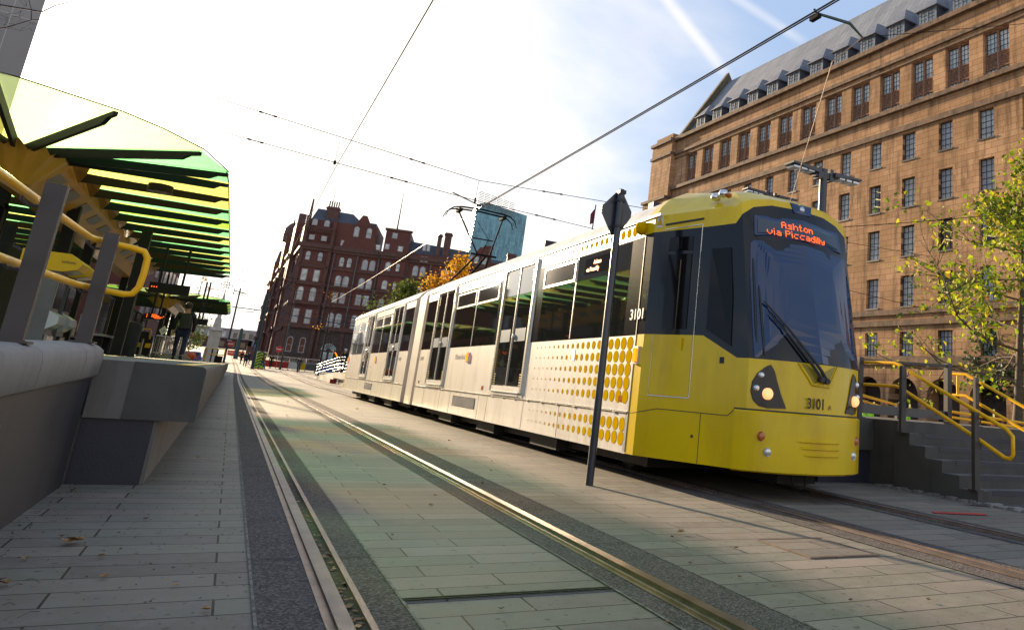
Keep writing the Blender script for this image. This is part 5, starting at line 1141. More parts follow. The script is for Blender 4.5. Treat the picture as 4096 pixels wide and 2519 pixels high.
# side street wing of the hotel running away to the left, with bays
b = MB(); ang = Vector((0.206, .978, 0))
def sidept(d, o=0): return Vector((-.0, 0, 0)) + Vector((-.256 * d, .967 * d, 0)) + Vector((-o, -o * .2, 0))
for d0, d1, o, z in ((0, 18, 0, 22.6), (18, 26, 1.0, 24), (26, 48, .1, 19), (48, 56, 1.1, 25), (56, 84, .2, 18.6), (84, 96, 1.2, 23)):
    A, B_ = sidept(d0, o), sidept(d1, o); C_, E_ = sidept(d1, -8), sidept(d0, -8); b.prism([A, B_, C_, E_], (0, 0, hz(z)))
b.build('side_wing', 'red_brick', HT)
b = MB()
for k in range(24):
    d = k * 4.0 + .6; o = .35 if not (18 < d < 26 or 48 < d < 56 or d > 84) else 1.35; A = sidept(d, o); b.tube([A, A + Vector((0, 0, hz(17 - (k % 3))))], .28, 6); b.tube([A + Vector((-.25, 0, hz(6.2))), A + Vector((-.25, 0, hz(6.9)))], .5, 6); b.tube([A + Vector((-.2, 0, hz(13))), A + Vector((-.2, 0, hz(13.5)))], .45, 6)
for zz_ in (6.6, 10.1, 13, 18.4):
    for d0, d1, o in ((0, 18, .5), (18, 26, 1.5), (26, 48, .6), (48, 56, 1.6), (56, 84, .7), (84, 96, 1.7)): A, B_ = sidept(d0, o), sidept(d1, o); b.prism([A + Vector((0, 0, hz(zz_))), B_ + Vector((0, 0, hz(zz_))), B_ + Vector((1, 0, hz(zz_))), A + Vector((1, 0, hz(zz_)))], (0, 0, .5))
b.build('side_pilasters', 'terracotta', HT)
def tur(): b.build('turret', 'terracotta', HT); return MB()
b = MB(); c = sidept(52, 0); b.lathe(tuple(c + Vector((0, 0, hz(25)))), [(1.9, -1), (2.0, 1.0), (1.8, 2.2), (1.0, 3.4), (.25, 4.0), (.1, 5.0)], 10); b = tur(); c = sidept(22, 0); b.tube([c + Vector((0, 0, hz(23))), c + Vector((0, 0, hz(26)))], .8, 6); b = tur(); b.tube([Vector((.1, 0, hz(18.6))), Vector((.1, 0, hz(25.6)))], [.5, .16], 6); b = tur(); c = sidept(90, 0); b.tube([c + Vector((0, 0, hz(22))), c + Vector((0, 0, hz(26)))], [1.2, .4], 6); b.build('turret', 'terracotta', HT)
b = MB(); b.tube([(hx(12.2), 1, hz(22)), (hx(12.2), 1, hz(24.6)), (hx(12.2), 1, hz(29.5))], [.16, .12, .03], 5); b.build('aerial', 'wire', HT); b = MB(); b.tube([(hx(2.6), 1, hz(25)), (hx(2.6), 1, hz(29.5))], [.06, .03], 5); b.build('aerial', 'wire', HT); b = MB(); b.tube([(hx(10.5), -.3, hz(22.8)), (hx(14), -.3, hz(22.8))], .03, 4); b.build('aerial', 'wire', HT)
# ------------------------------------------------------------------ blue glass tower
t = NT('curtain_wall'); v = t.coord('xz'); br = t.n('ShaderNodeTexBrick'); br.offset = 0; t.l(v, br.inputs['Vector']); br.inputs['Scale'].default_value = 1; br.inputs['Brick Width'].default_value = 1.5; br.inputs['Row Height'].default_value = 3.0; br.inputs['Mortar Size'].default_value = .14
br.inputs['Color1'].default_value = (0.03, 0.13, 0.19, 1); br.inputs['Color2'].default_value = (0.10, 0.30, 0.38, 1); br.inputs['Mortar'].default_value = (0.05, 0.12, 0.15, 1)
ns = t.noise(t.coord('xz', (1, .12, 1)), .35, 5, .7); t.l(t.mixc(t.ramp(ns, [(.42, (0, 0, 0)), (.7, (.8, .8, .8))]), br.outputs['Color'], (0.16, 0.38, 0.45)), t.b.inputs['Base Color']); t.b.inputs['Roughness'].default_value = .2
TW = thing('glass_tower', 'tall blue glass tower rising behind the pantograph', 'building', (142, 600, 0), R_(-3))
b = MB(); b.box(0, 41, 0, 16, 0, 136.5); b.prism([(0, 0, 136.5), (41, 0, 136.5), (41, 0, 137.2), (10, 0, 141.5), (3, 0, 140.5), (0, 0, 138)], (0, 10, 0)); b.build('shaft', 'curtain_wall', TW)
b = MB()
for k in range(9): b.box(0, 30, -.6, -.2, 139 + k * 1.35, 139.35 + k * 1.35)
for k in range(7): b.box(k * 5 - .1, k * 5 + .2, -.6, -.1, 137, 151.5)
b.v = [(x, y, z - x * .17 if z > 138 else z) for x, y, z in b.v]; b.build('crown_screen', 'lead', TW)
b = MB()
for k in range(44): b.box(-.7, .0, .4, 1.4, 4 + k * 3.1, 5.6 + k * 3.1)
b.build('edge_fins', 'white_frame', TW)
# ------------------------------------------------------------------ other buildings
def block(name, label, loc, rz, w, d, h, m, floors, nx, wm='dark_glass', wy=.05, extra=None, wh=.55, ww=.5):
    t = thing(name, label, 'building', loc, rz); b = MB(); b.box(0, w, 0, d, -3, h); b.box(-.15, w + .15, -.2, d, h, h + .35); b.build('wall', m, t)
    for f in range(floors):
        for k in range(nx):
            x = (k + .5) * w / nx; z = (f + .25) * h / floors; b = MB(); b.box(x - w / nx * ww / 2, x + w / nx * ww / 2, -wy, -.005, z, z + h / floors * wh); b.build('window', wm, t)
    return t
block('white_office', 'pale blue and white modern block at the end of the street, left of the hotel', (-1.6, 262, 4.5), R_(-6), 14, 12, 5.6, 'white_paint', 2, 7)
block('brick_office', 'low brown brick block with a white upper storey at the end of the street', (-9.5, 250, 4.5), R_(-6), 12.5, 10, 2.6, 'terracotta', 1, 5)
b_ = block('flat_roofed_block', 'long grey flat-roofed block behind the brick block', (-12, 275, 4.5), R_(-6), 17, 12, 6.2, 'white_frame', 2, 9, 'window_glass')
block('street_side_building', 'dark red brick building beyond the left platform canopy', (-8.3, 88, 0), R_(89), 30, 10, 11.5, 'red_brick', 3, 7, 'window_glass')
block('platform_side_building', 'grey stone building hidden behind the left platform shelter', (-13, 22, 0), R_(92), 60, 12, 8.2, 'dark_stone', 3, 14, 'window_glass')
TL = thing('panelled_tower', 'tall grey panelled building cropped by the top left corner', 'building', (-16.9, 70, 0), R_(16), local=True)
t = NT('grey_cladding'); v = t.coord('xz'); br = t.n('ShaderNodeTexBrick'); br.offset = 0; t.l(v, br.inputs['Vector']); br.inputs['Scale'].default_value = 1; br.inputs['Brick Width'].default_value = 1.5; br.inputs['Row Height'].default_value = 6; br.inputs['Mortar Size'].default_value = .03
br.inputs['Color1'].default_value = (0.20, 0.19, 0.19, 1); br.inputs['Color2'].default_value = (0.24, 0.23, 0.22, 1); br.inputs['Mortar'].default_value = (0.36, 0.34, 0.32, 1); t.l(br.outputs['Color'], t.b.inputs['Base Color']); t.b.inputs['Roughness'].default_value = .5
b = MB(); b.box(-26, 0, 0, 20, 0, 46); b.build('facade', 'grey_cladding', TL); b = MB(); b.box(-26.2, .2, -.2, 20, 46, 46.6); b.build('parapet', 'lead', TL)
# ------------------------------------------------------------------ memorial
t = thing('war_memorial', 'pale stone obelisk memorial topped with a cross, beyond the end of the left platform', 'monument', (-1.5, 75, .13))
b = MB(); g0 = .1
def sq(b, cx, cy, prof):
    rows = [[(cx + sx * r, cy + sy * r, z) for sx, sy in ((-1, -1), (1, -1), (1, 1), (-1, 1))] for r, z in prof]; b.grid(rows, True); b.face(rows[-1]); return b
sq(b, -1.58, 75, [(.72, g0), (.72, .9), (.50, .92), (.48, 1.95), (.40, 2.0), (.42, 3.30), (.50, 3.40), (.48, 3.50), (.30, 3.62), (.22, 4.35), (.16, 4.45), (.15, 4.55), (.12, 5.6), (.14, 5.72), (.12, 5.85), (.04, 6.55)]); b.build('obelisk', 'panel_cream', t)
b = MB(); b.box(-1.60, -1.56, 74.97, 75.03, 6.5, 7.62); b.box(-1.98, -1.18, 74.97, 75.03, 7.18, 7.23)
for x, z in ((-1.98, 7.2), (-1.18, 7.2), (-1.58, 7.62), (-1.75, 6.95), (-1.41, 6.95), (-1.75, 7.40), (-1.41, 7.40)): b.lathe((x, 75, z), [(0, -.07), (.06, 0), (0, .07)], 6)
b.tube([(-1.58 + .22 * math.cos(a), 75, 7.2 + .22 * math.sin(a)) for a in [i * .6283 for i in range(11)]], .02, 4); b.build('cross', 'dark_stone', t)
# ------------------------------------------------------------------ people
def skin_mesh(nodes, edges, radii, m, sub=1, root=0):
    me = D.meshes.new('body'); me.from_pydata(nodes, edges, []); o = D.objects.new('body', me); COL.objects.link(o)
    o.modifiers.new('s', 'SKIN')
    for k, v in enumerate(me.skin_vertices[0].data): v.radius = (radii[k], radii[k]); v.use_root = (k == root)
    s = o.modifiers.new('d', 'SUBSURF'); s.levels = sub; s.render_levels = sub
    bpy.context.view_layer.update(); r = D.meshes.new_from_object(o.evaluated_get(bpy.context.evaluated_depsgraph_get())); D.objects.remove(o); D.meshes.remove(me)
    r.materials.clear(); r.materials.append(MATS[m]); r.shade_smooth(); return r
def person(loc, rz, H, label, top='cloth_black', legs='cloth_navy', stride=.25, group=None, pack=None, bend=0, sit=False, hair='hair', arms=.12, fingers=False, hood=False):
    s = H / 1.75; N = {}
    hipz = .92 if not sit else .47
    fwd = -1   # faces local -y
    N['pel'] = (0, 0, hipz); N['spi'] = (0, -.03 * bend, hipz + .18); N['che'] = (0, -.10 * bend, hipz + .40); N['nec'] = (0, -.16 * bend, hipz + .56); N['hd1'] = (0, -.19 * bend - .01, hipz + .66); N['hd2'] = (0, -.21 * bend, hipz + .77)
    for q, sg in (('l', -1), ('r', 1)):
        st = stride * sg
        if sit: N['hip' + q] = (sg * .10, -.05, hipz); N['kne' + q] = (sg * .12, -.45, hipz + .02); N['ank' + q] = (sg * .12, -.48, .08); N['toe' + q] = (sg * .12, -.64, .04)
        else: N['hip' + q] = (sg * .10, 0, hipz - .04); N['kne' + q] = (sg * .11, -st * .55 - .03, .50); N['ank' + q] = (sg * .10, -st + .06 * (sg < 0), .09 + .05 * (sg < 0) * (stride > .1)); N['toe' + q] = (sg * .11, -st - .14, .035 + .01 * (sg < 0))
        N['sho' + q] = (sg * .19, -.13 * bend, hipz + .50); N['elb' + q] = (sg * .26, st * .5 + arms * -.2, hipz + .22); N['wri' + q] = (sg * .25, st * .8 - arms, hipz - .02); N['han' + q] = (sg * .25, st * .85 - arms - .03, hipz - .10)
        for f in range(5): N['f%d' % f + q] = (sg * (.25 + (.02 if f < 4 else -.03)), st * .85 - arms - .06 + .022 * f, hipz - (.17 if f < 4 else .11))
    R = dict(pel=.13, spi=.12, che=.15, nec=.055, hd1=.085, hd2=.10, hip=.085, kne=.055, ank=.038, toe=.035, sho=.06, elb=.042, wri=.028, han=.034, f=.009)
    def rad(n): return (R.get(n) or R.get(n[:-1]) or R['f'])
    E_ = [('pel', 'spi'), ('spi', 'che'), ('che', 'nec'), ('nec', 'hd1'), ('hd1', 'hd2')]
    for q in 'lr': E_ += [('pel', 'hip' + q), ('hip' + q, 'kne' + q), ('kne' + q, 'ank' + q), ('ank' + q, 'toe' + q), ('che', 'sho' + q), ('sho' + q, 'elb' + q), ('elb' + q, 'wri' + q), ('wri' + q, 'han' + q)] + ([('han' + q, 'f%d' % f + q) for f in range(5)] if fingers else [])
    def mk(sel, m, grow, cut=None):
        ns = []; 
        for a, c in sel:
            for n in (a, c):
                if n not in ns: ns.append(n)
        P = [tuple(v * s for v in (cut[n] if cut and n in cut else N[n])) for n in ns]
        return skin_mesh(P, [(ns.index(a), ns.index(c)) for a, c in sel], [rad(n) * s + grow * s for n in ns], m)
    body = D.objects.new('person', mk(E_, 'skin', 0)); COL.objects.link(body); body.location = loc; body.rotation_euler = (0, 0, rz); LOCAL.add(body.name); tag(body, label, 'person', group)
    def child(name, me): o = D.objects.new(name, me); COL.objects.link(o); o.parent = body; return o
    te = [('pel', 'spi'), ('spi', 'che'), ('che', 'nec')] + [x for q in 'lr' for x in (('che', 'sho' + q), ('sho' + q, 'elb' + q), ('elb' + q, 'wri' + q))]
    child('jacket', mk(te, top, .022, {'nec': (0, -.14 * bend, hipz + .52)}))
    child('trousers', mk([x for q in 'lr' for x in (('pel', 'hip' + q), ('hip' + q, 'kne' + q), ('kne' + q, 'ank' + q))], legs, .016))
    for q, sg in (('l', -1), ('r', 1)):
        a, t_ = Vector(N['ank' + q]) * s, Vector(N['toe' + q]) * s; b = MB(); b.tube([a + Vector((0, .05, -.04)) * s, a.lerp(t_, .5) + Vector((0, 0, -.01)), t_], [.045 * s, .05 * s, .035 * s], 8); child('shoe', shared('shoe', b, ['cloth_black'], ('shoe', label, q, loc)))
    b = MB(); c = Vector(N['hd2']) * s; r = .108 * s; b.lathe(tuple(c + Vector((0, .02 * s, .015 * s))), [(0, r * 1.02), (r * .6, r * .85), (r * .95, r * .35), (r, -.1 * r), (r * .85, -r * .8), (r * .2, -r * .95)], 12); child('hair', shared('hair', b, [hair], ('hair', label, loc)))
    if not sit:
        b = MB(); hc = c + Vector((0, -.100 * s, -.02 * s)); b.tube([hc + Vector((0, 0, .02 * s)), hc + Vector((0, -.018 * s, -.02 * s))], [.008 * s, .012 * s], 5); b.box(hc.x - .035 * s, hc.x - .02 * s, hc.y - .004, hc.y + .004, hc.z + .02 * s, hc.z + .03 * s); b.box(hc.x + .02 * s, hc.x + .035 * s, hc.y - .004, hc.y + .004, hc.z + .02 * s, hc.z + .03 * s); b.box(hc.x - .02 * s, hc.x + .02 * s, hc.y - .003, hc.y + .004, hc.z - .055 * s, hc.z - .047 * s); child('face', shared('face', b, ['skin'], ('face', label, loc)))
    if pack:
        b = MB(); z0, z1 = (hipz + .06) * s, (hipz + .52) * s; y0 = .12 * s
        b.grid([[(x * w_, y, z) for x, y in ((-.15 * s, y0), (-.13 * s, y0 + .13 * s), (0, y0 + .17 * s), (.13 * s, y0 + .13 * s), (.15 * s, y0))] for z, w_ in ((z0, .85), (z0 + .05 * s, 1), (z1 - .08 * s, 1), (z1, .7))]); b.build('backpack', pack, body, smooth=60)
    if hood:
        b = MB(); b.lathe(tuple(c + Vector((0, .03 * s, -.02 * s))), [(0, r * 1.25), (r * .8, r * 1.05), (r * 1.2, r * .3), (r * 1.2, -r * .7), (r * .9, -r * 1.3)], 12); child('hood', shared('hood', b, [top], ('hood', label, loc)))
    return body
def at(px_, y): return (px_, y, gz(y))
person((-1.50, 29.5, .865), R_(180), 1.76, 'man in dark jacket and jeans with an olive backpack walking away along the left platform', 'cloth_black', 'cloth_navy', .18, pack='cloth_olive', fingers=True)
person(at(1.05, 123), R_(150), 1.7, 'person in dark coat in the far street, farthest left beyond the teal mast', 'cloth_black', 'cloth_black', .2)
person(at(1.42, 109), R_(10), 1.72, 'person in long dark coat walking just left of the teal mast', 'cloth_black', 'cloth_navy', .12)
person(at(1.95, 126), R_(30), 1.68, 'person in dark clothes close behind the long-coated walker, left of the teal mast', 'cloth_navy', 'cloth_black', .1)
person(at(2.98, 100), R_(70), 1.70, 'person in rust-brown jacket and pale blue jeans striding past the chevron board', 'cloth_rust', 'cloth_jeans', .33)
person(at(4.26, 112), R_(-20), 1.68, 'person in black standing at the red and white site barriers', 'cloth_black', 'cloth_black', .05)
person(at(6.85, 103), R_(0), 1.72, 'person with reddish hair in dark coat between the barriers and the platform ramp', 'cloth_black', 'cloth_navy', .15, hair='cloth_rust')
person(at(8.95, 105), R_(60), 1.80, 'bent figure in black leaning forward beside a thin mast near the platform ramp', 'cloth_black', 'cloth_black', .1, bend=1.2)
person((6.9, 61.5, .865), R_(-30), 1.66, 'person with a white helmet and yellow-trimmed jacket on the far end of the right platform', 'cloth_black', 'cloth_navy', .05, hair='white_paint')
person((16.6, 17.5, .0), R_(180), 1.30, 'worker in a lime hi-vis jacket seated beyond the railings, nearest the tram', 'cloth_hivis', 'cloth_navy', .0, sit=False, bend=.5)
person((18.2, 17.6, .0), R_(160), 1.28, 'worker in a lime hi-vis jacket beyond the railings, nearer the steps', 'cloth_hivis', 'cloth_navy', .0, bend=.5, hair='hair')
bn = thing('park_bench', 'grey slatted bench in the square behind the yellow handrails', 'bench', (38.6, 29.6, 0))
b = MB()
for k in range(4): b.box(37.6, 40.6, 29.3 + k * .13, 29.4 + k * .13, .42, .45)
b.build('seat', 'grey_metal', bn); b = MB()
for k in range(4): b.box(37.6, 40.6, 29.85, 29.88, .52 + k * .12, .61 + k * .12)
b.build('backrest', 'grey_metal', bn)
for x in (37.7, 40.4): b = MB(); b.box(x, x + .06, 29.3, 29.88, 0, .42); b.build('leg', 'grey_metal', bn)
person((37.2, 29.2, 0.0), R_(20), 1.62, 'seated person in pink and maroon on the square by the bench', 'cloth_pink', 'cloth_maroon', 0, sit=True)
person((38.2, 29.35, 0.0), R_(-10), 1.66, 'seated person in dark maroon beside the one in pink', 'cloth_maroon', 'cloth_black', 0, sit=True)
person((15.25, 10.6, .0), R_(100), 1.95, 'person in a navy jacket cut off by the right edge of the frame', 'cloth_navy', 'cloth_black', .1, bend=.6)
# ------------------------------------------------------------------ trees
def tree(name, label, base, h, r0, trunk_m, leaf_m, nleaf, lsize, spread, lean=(0, 0), first=.28, nb=16, seed=1, droop=.0, dens=1.0, flat=.55, group=None, levels=3, blen=.42):
    rg = random.Random(seed); t = thing(name, label, 'tree', base, group=group); B = Vector(base); tips = []
    tb = MB(); n = 7; tr = [B + Vector((lean[0] * k / n + rg.gauss(0, .03) * k * .4, lean[1] * k / n + rg.gauss(0, .03) * k * .4, h * .96 * k / n)) for k in range(n + 1)]
    tb.tube(tr, [r0 * (1.25 if k == 0 else 1) * (1 - .86 * k / n) for k in range(n + 1)], 8, m=0)
    def tr_at(u): k = min(n - 1, int(u * n)); return tr[k].lerp(tr[k + 1], u * n - k)
    tb.build('trunk', trunk_m, t, smooth=60); bm = MB()
    def branch(p, d, L, r, lv):
        pts = [p]; q = p.copy(); dd = d.copy(); m = 4
        for i in range(m):
            dd = (dd + Vector((rg.gauss(0, .16), rg.gauss(0, .16), rg.gauss(.05 - droop, .12)))).normalized(); q = q + dd * L / m; pts.append(q.copy())
        bm.tube(pts, [r * (1 - .7 * i / m) for i in range(m + 1)], 5 if lv < 2 else 3, cap=False)
        if lv >= 1: tips.extend((x, lv) for x in pts[1:])
        if lv < levels:
            for i in range(1, m + 1):
                for _ in range(1 if rg.random() < .35 else 2):
                    nd = (dd + Vector((rg.gauss(0, .75), rg.gauss(0, .75), rg.gauss(.1 - droop, .45)))).normalized(); branch(pts[i], nd, L * rg.uniform(.38, .62), r * .5, lv + 1)
    for k in range(nb):
        u = first + (1 - first) * (k + rg.random() * .6) / nb; a = k * 2.4 + rg.gauss(0, .3); prof = math.sin(min(1, (u - first) / (1 - first) * .95 + .25) * math.pi) ** .6
        L = h * blen * spread * max(.25, prof) * rg.uniform(.75, 1.15); branch(tr_at(min(u, .99)), Vector((math.cos(a), math.sin(a), flat * rg.uniform(.2, 1.2))).normalized(), L, r0 * .34 * (1.25 - u), 1)
    bm.build('branches', trunk_m, t)
    if nleaf:
        lv = MB(); cl = [rg.choice(tips)[0] for _ in range(max(1, nleaf // 11))]
        for _ in range(nleaf):
            c = rg.choice(cl); p = c + Vector((rg.gauss(0, 1), rg.gauss(0, 1), rg.gauss(-.35, .8))) * lsize * 1.45
            a = Vector((rg.gauss(0, 1), rg.gauss(0, 1), rg.gauss(-.5, .7))).normalized(); c2 = a.cross(Vector((rg.gauss(0, 1), rg.gauss(0, 1), rg.gauss(0, 1)))).normalized(); s = lsize * rg.uniform(.6, 1.25); n3 = a.cross(c2) * s * .14
            lv.face([p, p + a * s * .45 + c2 * s * .38 + n3, p + a * s, p + a * s * .45 - c2 * s * .38 + n3])
        lv.build('foliage', leaf_m, t)
    return t
tree('street_tree', 'slender tree with sparse yellow-green autumn leaves in front of the stone office building', (26.6, 19.85, 0), 11.6, .20, 'bark', 'leaf_yellowgreen', 5200, .25, 1.0, (1.2, .2), .20, 22, 5, .01, flat=.35, blen=.44, levels=3)
tree('street_tree', 'dark green leafy tree behind the slender yellow-green tree', (41.5, 30.5, 0), 7.6, .2, 'bark_dark', 'leaf_dark', 9000, .26, .95, (0, 0), .30, 16, 8, .05)
tree('street_tree', 'orange and yellow autumn tree showing above the tram roof', (13.6, 60, 0), 10.8, .2, 'bark_dark', 'leaf_autumn', 1900, .24, .50, (0, 0), .4, 14, 21)
tree('street_tree', 'orange autumn tree lower down, left of the taller orange tree', (12.2, 60, 0), 8.9, .18, 'bark_dark', 'leaf_autumn', 1100, .24, .42, (0, 0), .4, 12, 22)
tree('street_tree', 'green tree with a few yellow leaves in front of the hotel', (10.2, 60, 0), 8.0, .18, 'bark_dark', 'leaf_green', 2600, .24, .62, (0, 0), .35, 14, 23)
tree('street_tree', 'nearly bare tree with thin brown twigs in front of the hotel beside the tram rear', (7.7, 88, .27), 9.2, .12, 'bark_dark', 'leaf_autumn', 30, .18, .45, (0, 0), .3, 14, 24)
tree('street_tree', 'bare twiggy tree left of the memorial, above the second canopy', (-3.2, 70, .1), 7.4, .12, 'bark_dark', 'leaf_autumn', 260, .12, .50, (0, 0), .45, 12, 25)
tree('street_tree', 'round olive green tree far down the street, left of the memorial', (-7.6, 150, 1.6), 6.8, .2, 'bark_dark', 'leaf_green', 3000, .35, .8, (0, 0), .2, 14, 26)
# bare branch reaching in at the top left: tree just outside the frame
t = thing('street_tree', 'bare twigs reaching in from the top left corner', 'tree', (-4.6, 9, 0)); rg = random.Random(4)
b = MB(); b.tube([(-4.6, 9, 0), (-4.5, 9, 2.5), (-4.0, 9, 4.2)], [.14, .11, .06], 8); b.tube([(-4.45, 9, 2.8), (-3.4, 9, 3.6), (-2.75, 9, 3.9), (-2.47, 9, 3.956)], [.06, .035, .018, .011], 6); b.build('trunk', 'bark_dark', t)
b = MB(); b.tube([(-2.47, 9, 3.956), (-2.17, 9, 3.992)], [.008, .006], 5); b.tube([(-2.17, 9, 3.992), (-2.092, 9, 4.087), (-1.987, 9, 4.169), (-1.783, 9, 4.263), (-1.5, 9, 4.36)], [.006, .005, .004, .003, .002], 5)
b.tube([(-2.9, 9.0, 3.55), (-2.386, 9, 3.747), (-2.226, 9, 3.887), (-2.076, 9, 3.94)], [.009, .006, .004, .002], 5); b.tube([(-2.226, 9, 3.887), (-2.25, 9, 3.99), (-2.30, 9, 4.1)], [.004, .003, .002], 4)
for _ in range(34):
    x = rg.uniform(-2.5, -1.9); z = 3.9 + rg.uniform(-.18, .2); a = rg.random() * 6.28; l = rg.uniform(.04, .13); b.tube([(x, 9, z), (x + l * .5 * math.cos(a), 9.01, z + l * .5 * math.sin(a) + .01), (x + l * math.cos(a + .3), 9, z + l * math.sin(a + .3))], [.002, .0015, .0008], 3)
b.build('branches', 'bark_dark', t)
# ------------------------------------------------------------------ overhead line
def sag(p, q, s, n=14):
    p, q = Vector(p), Vector(q); return [p.lerp(q, i / n) - Vector((0, 0, 4 * s * (i / n) * (1 - i / n))) for i in range(n + 1)]
def wire(label, spans, r, m='wire', name='overhead_wire', group='overhead tram wires', n=5):
    b = MB()
    for p, q, s in spans: b.tube(sag(p, q, s), r, n)
    o = b.build(name, m, org=spans[0][0]); return tag(o, label, 'wire', group)
wire('thick twin contact wire above the tram, running up to the top right', [((5.20, -4, 5.50), (5.20, 21.3, 5.80), .02), ], .012, 'wire')
wire('pale contact wire running away from the pantograph towards the hotel', [((5.20, 21.3, 5.80), (5.22, 60, 5.66), .1)], .008, 'copper_wire')
wire('second strand of the contact wire above the tram', [((5.26, -4, 5.52), (5.26, 21.3, 5.82), .02)], .010, 'wire')
wire('single contact wire over the near tracks, running up to the top centre', [((1.35, -4, 5.40), (1.33, 21.5, 6.10), .0), ((1.33, 21.5, 6.10), (1.3, 62, 6.0), .1)], .009, 'wire')
def insul(b, p, q, u, v):
    p, q = Vector(p), Vector(q); a, c = p.lerp(q, u), p.lerp(q, v); b.tube([a, c], .015, 6)
    for w_ in (a, c): b.tube([w_ - (q - p).normalized() * .04, w_ + (q - p).normalized() * .04], .026, 6)
def span(label, p, m_, q, us):
    b = MB(); b.tube([p, m_], .010, 4); b.tube([m_, q], .010, 4)
    for (A, B_, u, v) in us: insul(b, A, B_, u, v)
    o = b.build('span_wire', 'wire', org=p); tag(o, label, 'wire', 'cross-span wires with insulators')
Ya = 21.9; A1, M1, Z1 = (-4.6, Ya, 7.62), (5.13, Ya, 6.66), (24, Ya, 7.55)
span('upper cross-span wire with insulators over the pantograph', A1, M1, Z1, [(A1, M1, .41, .445), (A1, M1, .80, .835), (M1, Z1, .105, .135)])
A2, M2, Z2 = (-4.6, Ya, 6.72), (5.10, Ya, 6.05), (24, Ya, 5.30)
span('lower cross-span wire with insulators over the pantograph', A2, M2, Z2, [(A2, M2, .40, .43), (A2, M2, .76, .80), (M2, Z2, .10, .13)])
b = MB(); b.tube([(4.45, Ya, 6.15), (5.20, 21.5, 5.82)], .018, 6); b.tube([(5.13, Ya, 6.66), (5.11, Ya, 5.95)], .006, 4); b.tube([(5.11, Ya, 6.12), (5.11, Ya, 5.98)], .03, 6); b.tube([(1.33, Ya, 6.93), (1.30, Ya, 6.10)], .006, 4); b.tube([(1.31, Ya, 6.36), (1.31, Ya, 6.26)], .04, 6)
o = b.build('registration_arm', 'wire', org=(5.1, Ya, 6.1)); tag(o, 'dark registration arm holding the contact wire just above the pantograph', 'wire fitting')
t = thing('registration_arm', 'bent grey-green registration arm on the contact wire at the upper right', 'wire fitting', (5.22, 6.6, 5.6))
b = MB(); b.tube([(5.12, 6.6, 5.60), (5.20, 6.6, 5.555), (5.62, 6.6, 5.625), (5.72, 6.6, 5.60), (5.995, 6.6, 5.52)][:0] or [(5.21, 6.62, 5.655), (5.235, 6.6, 5.60), (5.77, 6.6, 5.652), (5.99, 6.6, 5.53)], [.016, .018, .022, .014], 6); b.build('arm', 'pole_teal', t)
b = MB(); b.box(5.19, 5.25, 6.52, 6.68, 5.51, 5.56); b.build('clamp', 'wire', t)
wire('pale pull-off rope dropping from the registration arm behind the tram roof', [((5.99, 6.6, 5.53), (5.81, 6.95, 5.27), 0), ((5.81, 6.95, 5.27), (12.7, 16.8, 6.65), .0)], .008, 'rope', 'pull_off_rope', 'pull-off wires')
wire('thin dark stay wire running right from the registration arm', [((5.99, 6.6, 5.53), (9.25, 6.6, 6.86), .0), ((9.25, 6.6, 6.86), (12, 6.6, 7.95), 0)], .005, 'wire', 'stay_wire', 'pull-off wires')
wire('thin wire crossing the stone facade from the tram to the right edge', [((13.8, 18, 6.2), (27, 13.6, 9.3), .15)], .012, 'wire', 'stay_wire', 'pull-off wires')
# masts in the distance
def mast(x, y, h, r, m, label, arm=None, group='overhead line masts down the street'):
    t = thing('line_mast', label, 'mast', (x, y, gz(y)), group=group); b = MB(); b.tube([(x, y, gz(y)), (x, y, gz(y) + h)], [r, r * .6], 8); b.build('pole', m, t, smooth=60)
    if arm: b = MB(); b.tube([(x + arm[0], y, gz(y) + h - .3), (x + arm[1], y, gz(y) + h - .5)], .045, 5); b.tube([(x + arm[0], y, gz(y) + h - .8), (x + arm[0], y, gz(y) + h - .1)], .03, 4); b.build('arm', m, t)
    return t
mast(2.08, 99.5, 8.6, .17, 'pole_teal', 'dark teal overhead line mast at the hotel corner')
m2 = mast(-.66, 90, 8.0, .11, 'pole_grey', 'tall thin grey mast carrying a no-entry sign beside the memorial', (-.5, .6))
def no_entry(parent, x, y, z, r=.30):
    b = MB(); b.lathe((0, 0, 0), [(0, 0), (r, 0), (r, .03), (0, .03)], 20, M=Matrix.Translation((x, y, z)) @ Matrix.Rotation(math.pi / 2, 4, 'X')); o = b.build('no_entry_sign', 'red_paint', parent); b = MB(); b.box(x - r * .72, x + r * .72, y - .045, y - .032, z - .06, z + .06); b.build('bar', 'white_paint', o)
no_entry(m2, -.42, 89.9, 2.74); b = MB(); b.box(-.78, -.38, 89.8, 89.95, 3.02, 3.10); b.build('lamp', 'panel_cream', m2)
m3 = mast(5.1, 118, 2.9, .05, 'grey_metal', 'short post with a no-entry sign in front of the hotel'); no_entry(m3, 5.1, 117.9, 3.2, .42)
mast(9.0, 103, 5.4, .09, 'pole_grey', 'thin dark mast in front of the hotel arch', None)
mast(6.62, 100, 1.4, .08, 'pole_grey', 'short black bollard post beside the reddish-haired person')
mast(.42, 150, 5.0, .35, 'pole_teal', 'broad dark tapered pylon far down the street')
mast(5.3, 110, 10, .12, 'pole_grey', 'slim dark mast against the hotel front'); mast(10.6, 84, 6.4, .13, 'pole_grey', 'dark mast beside the far end of the tram', (-1.6, 0))
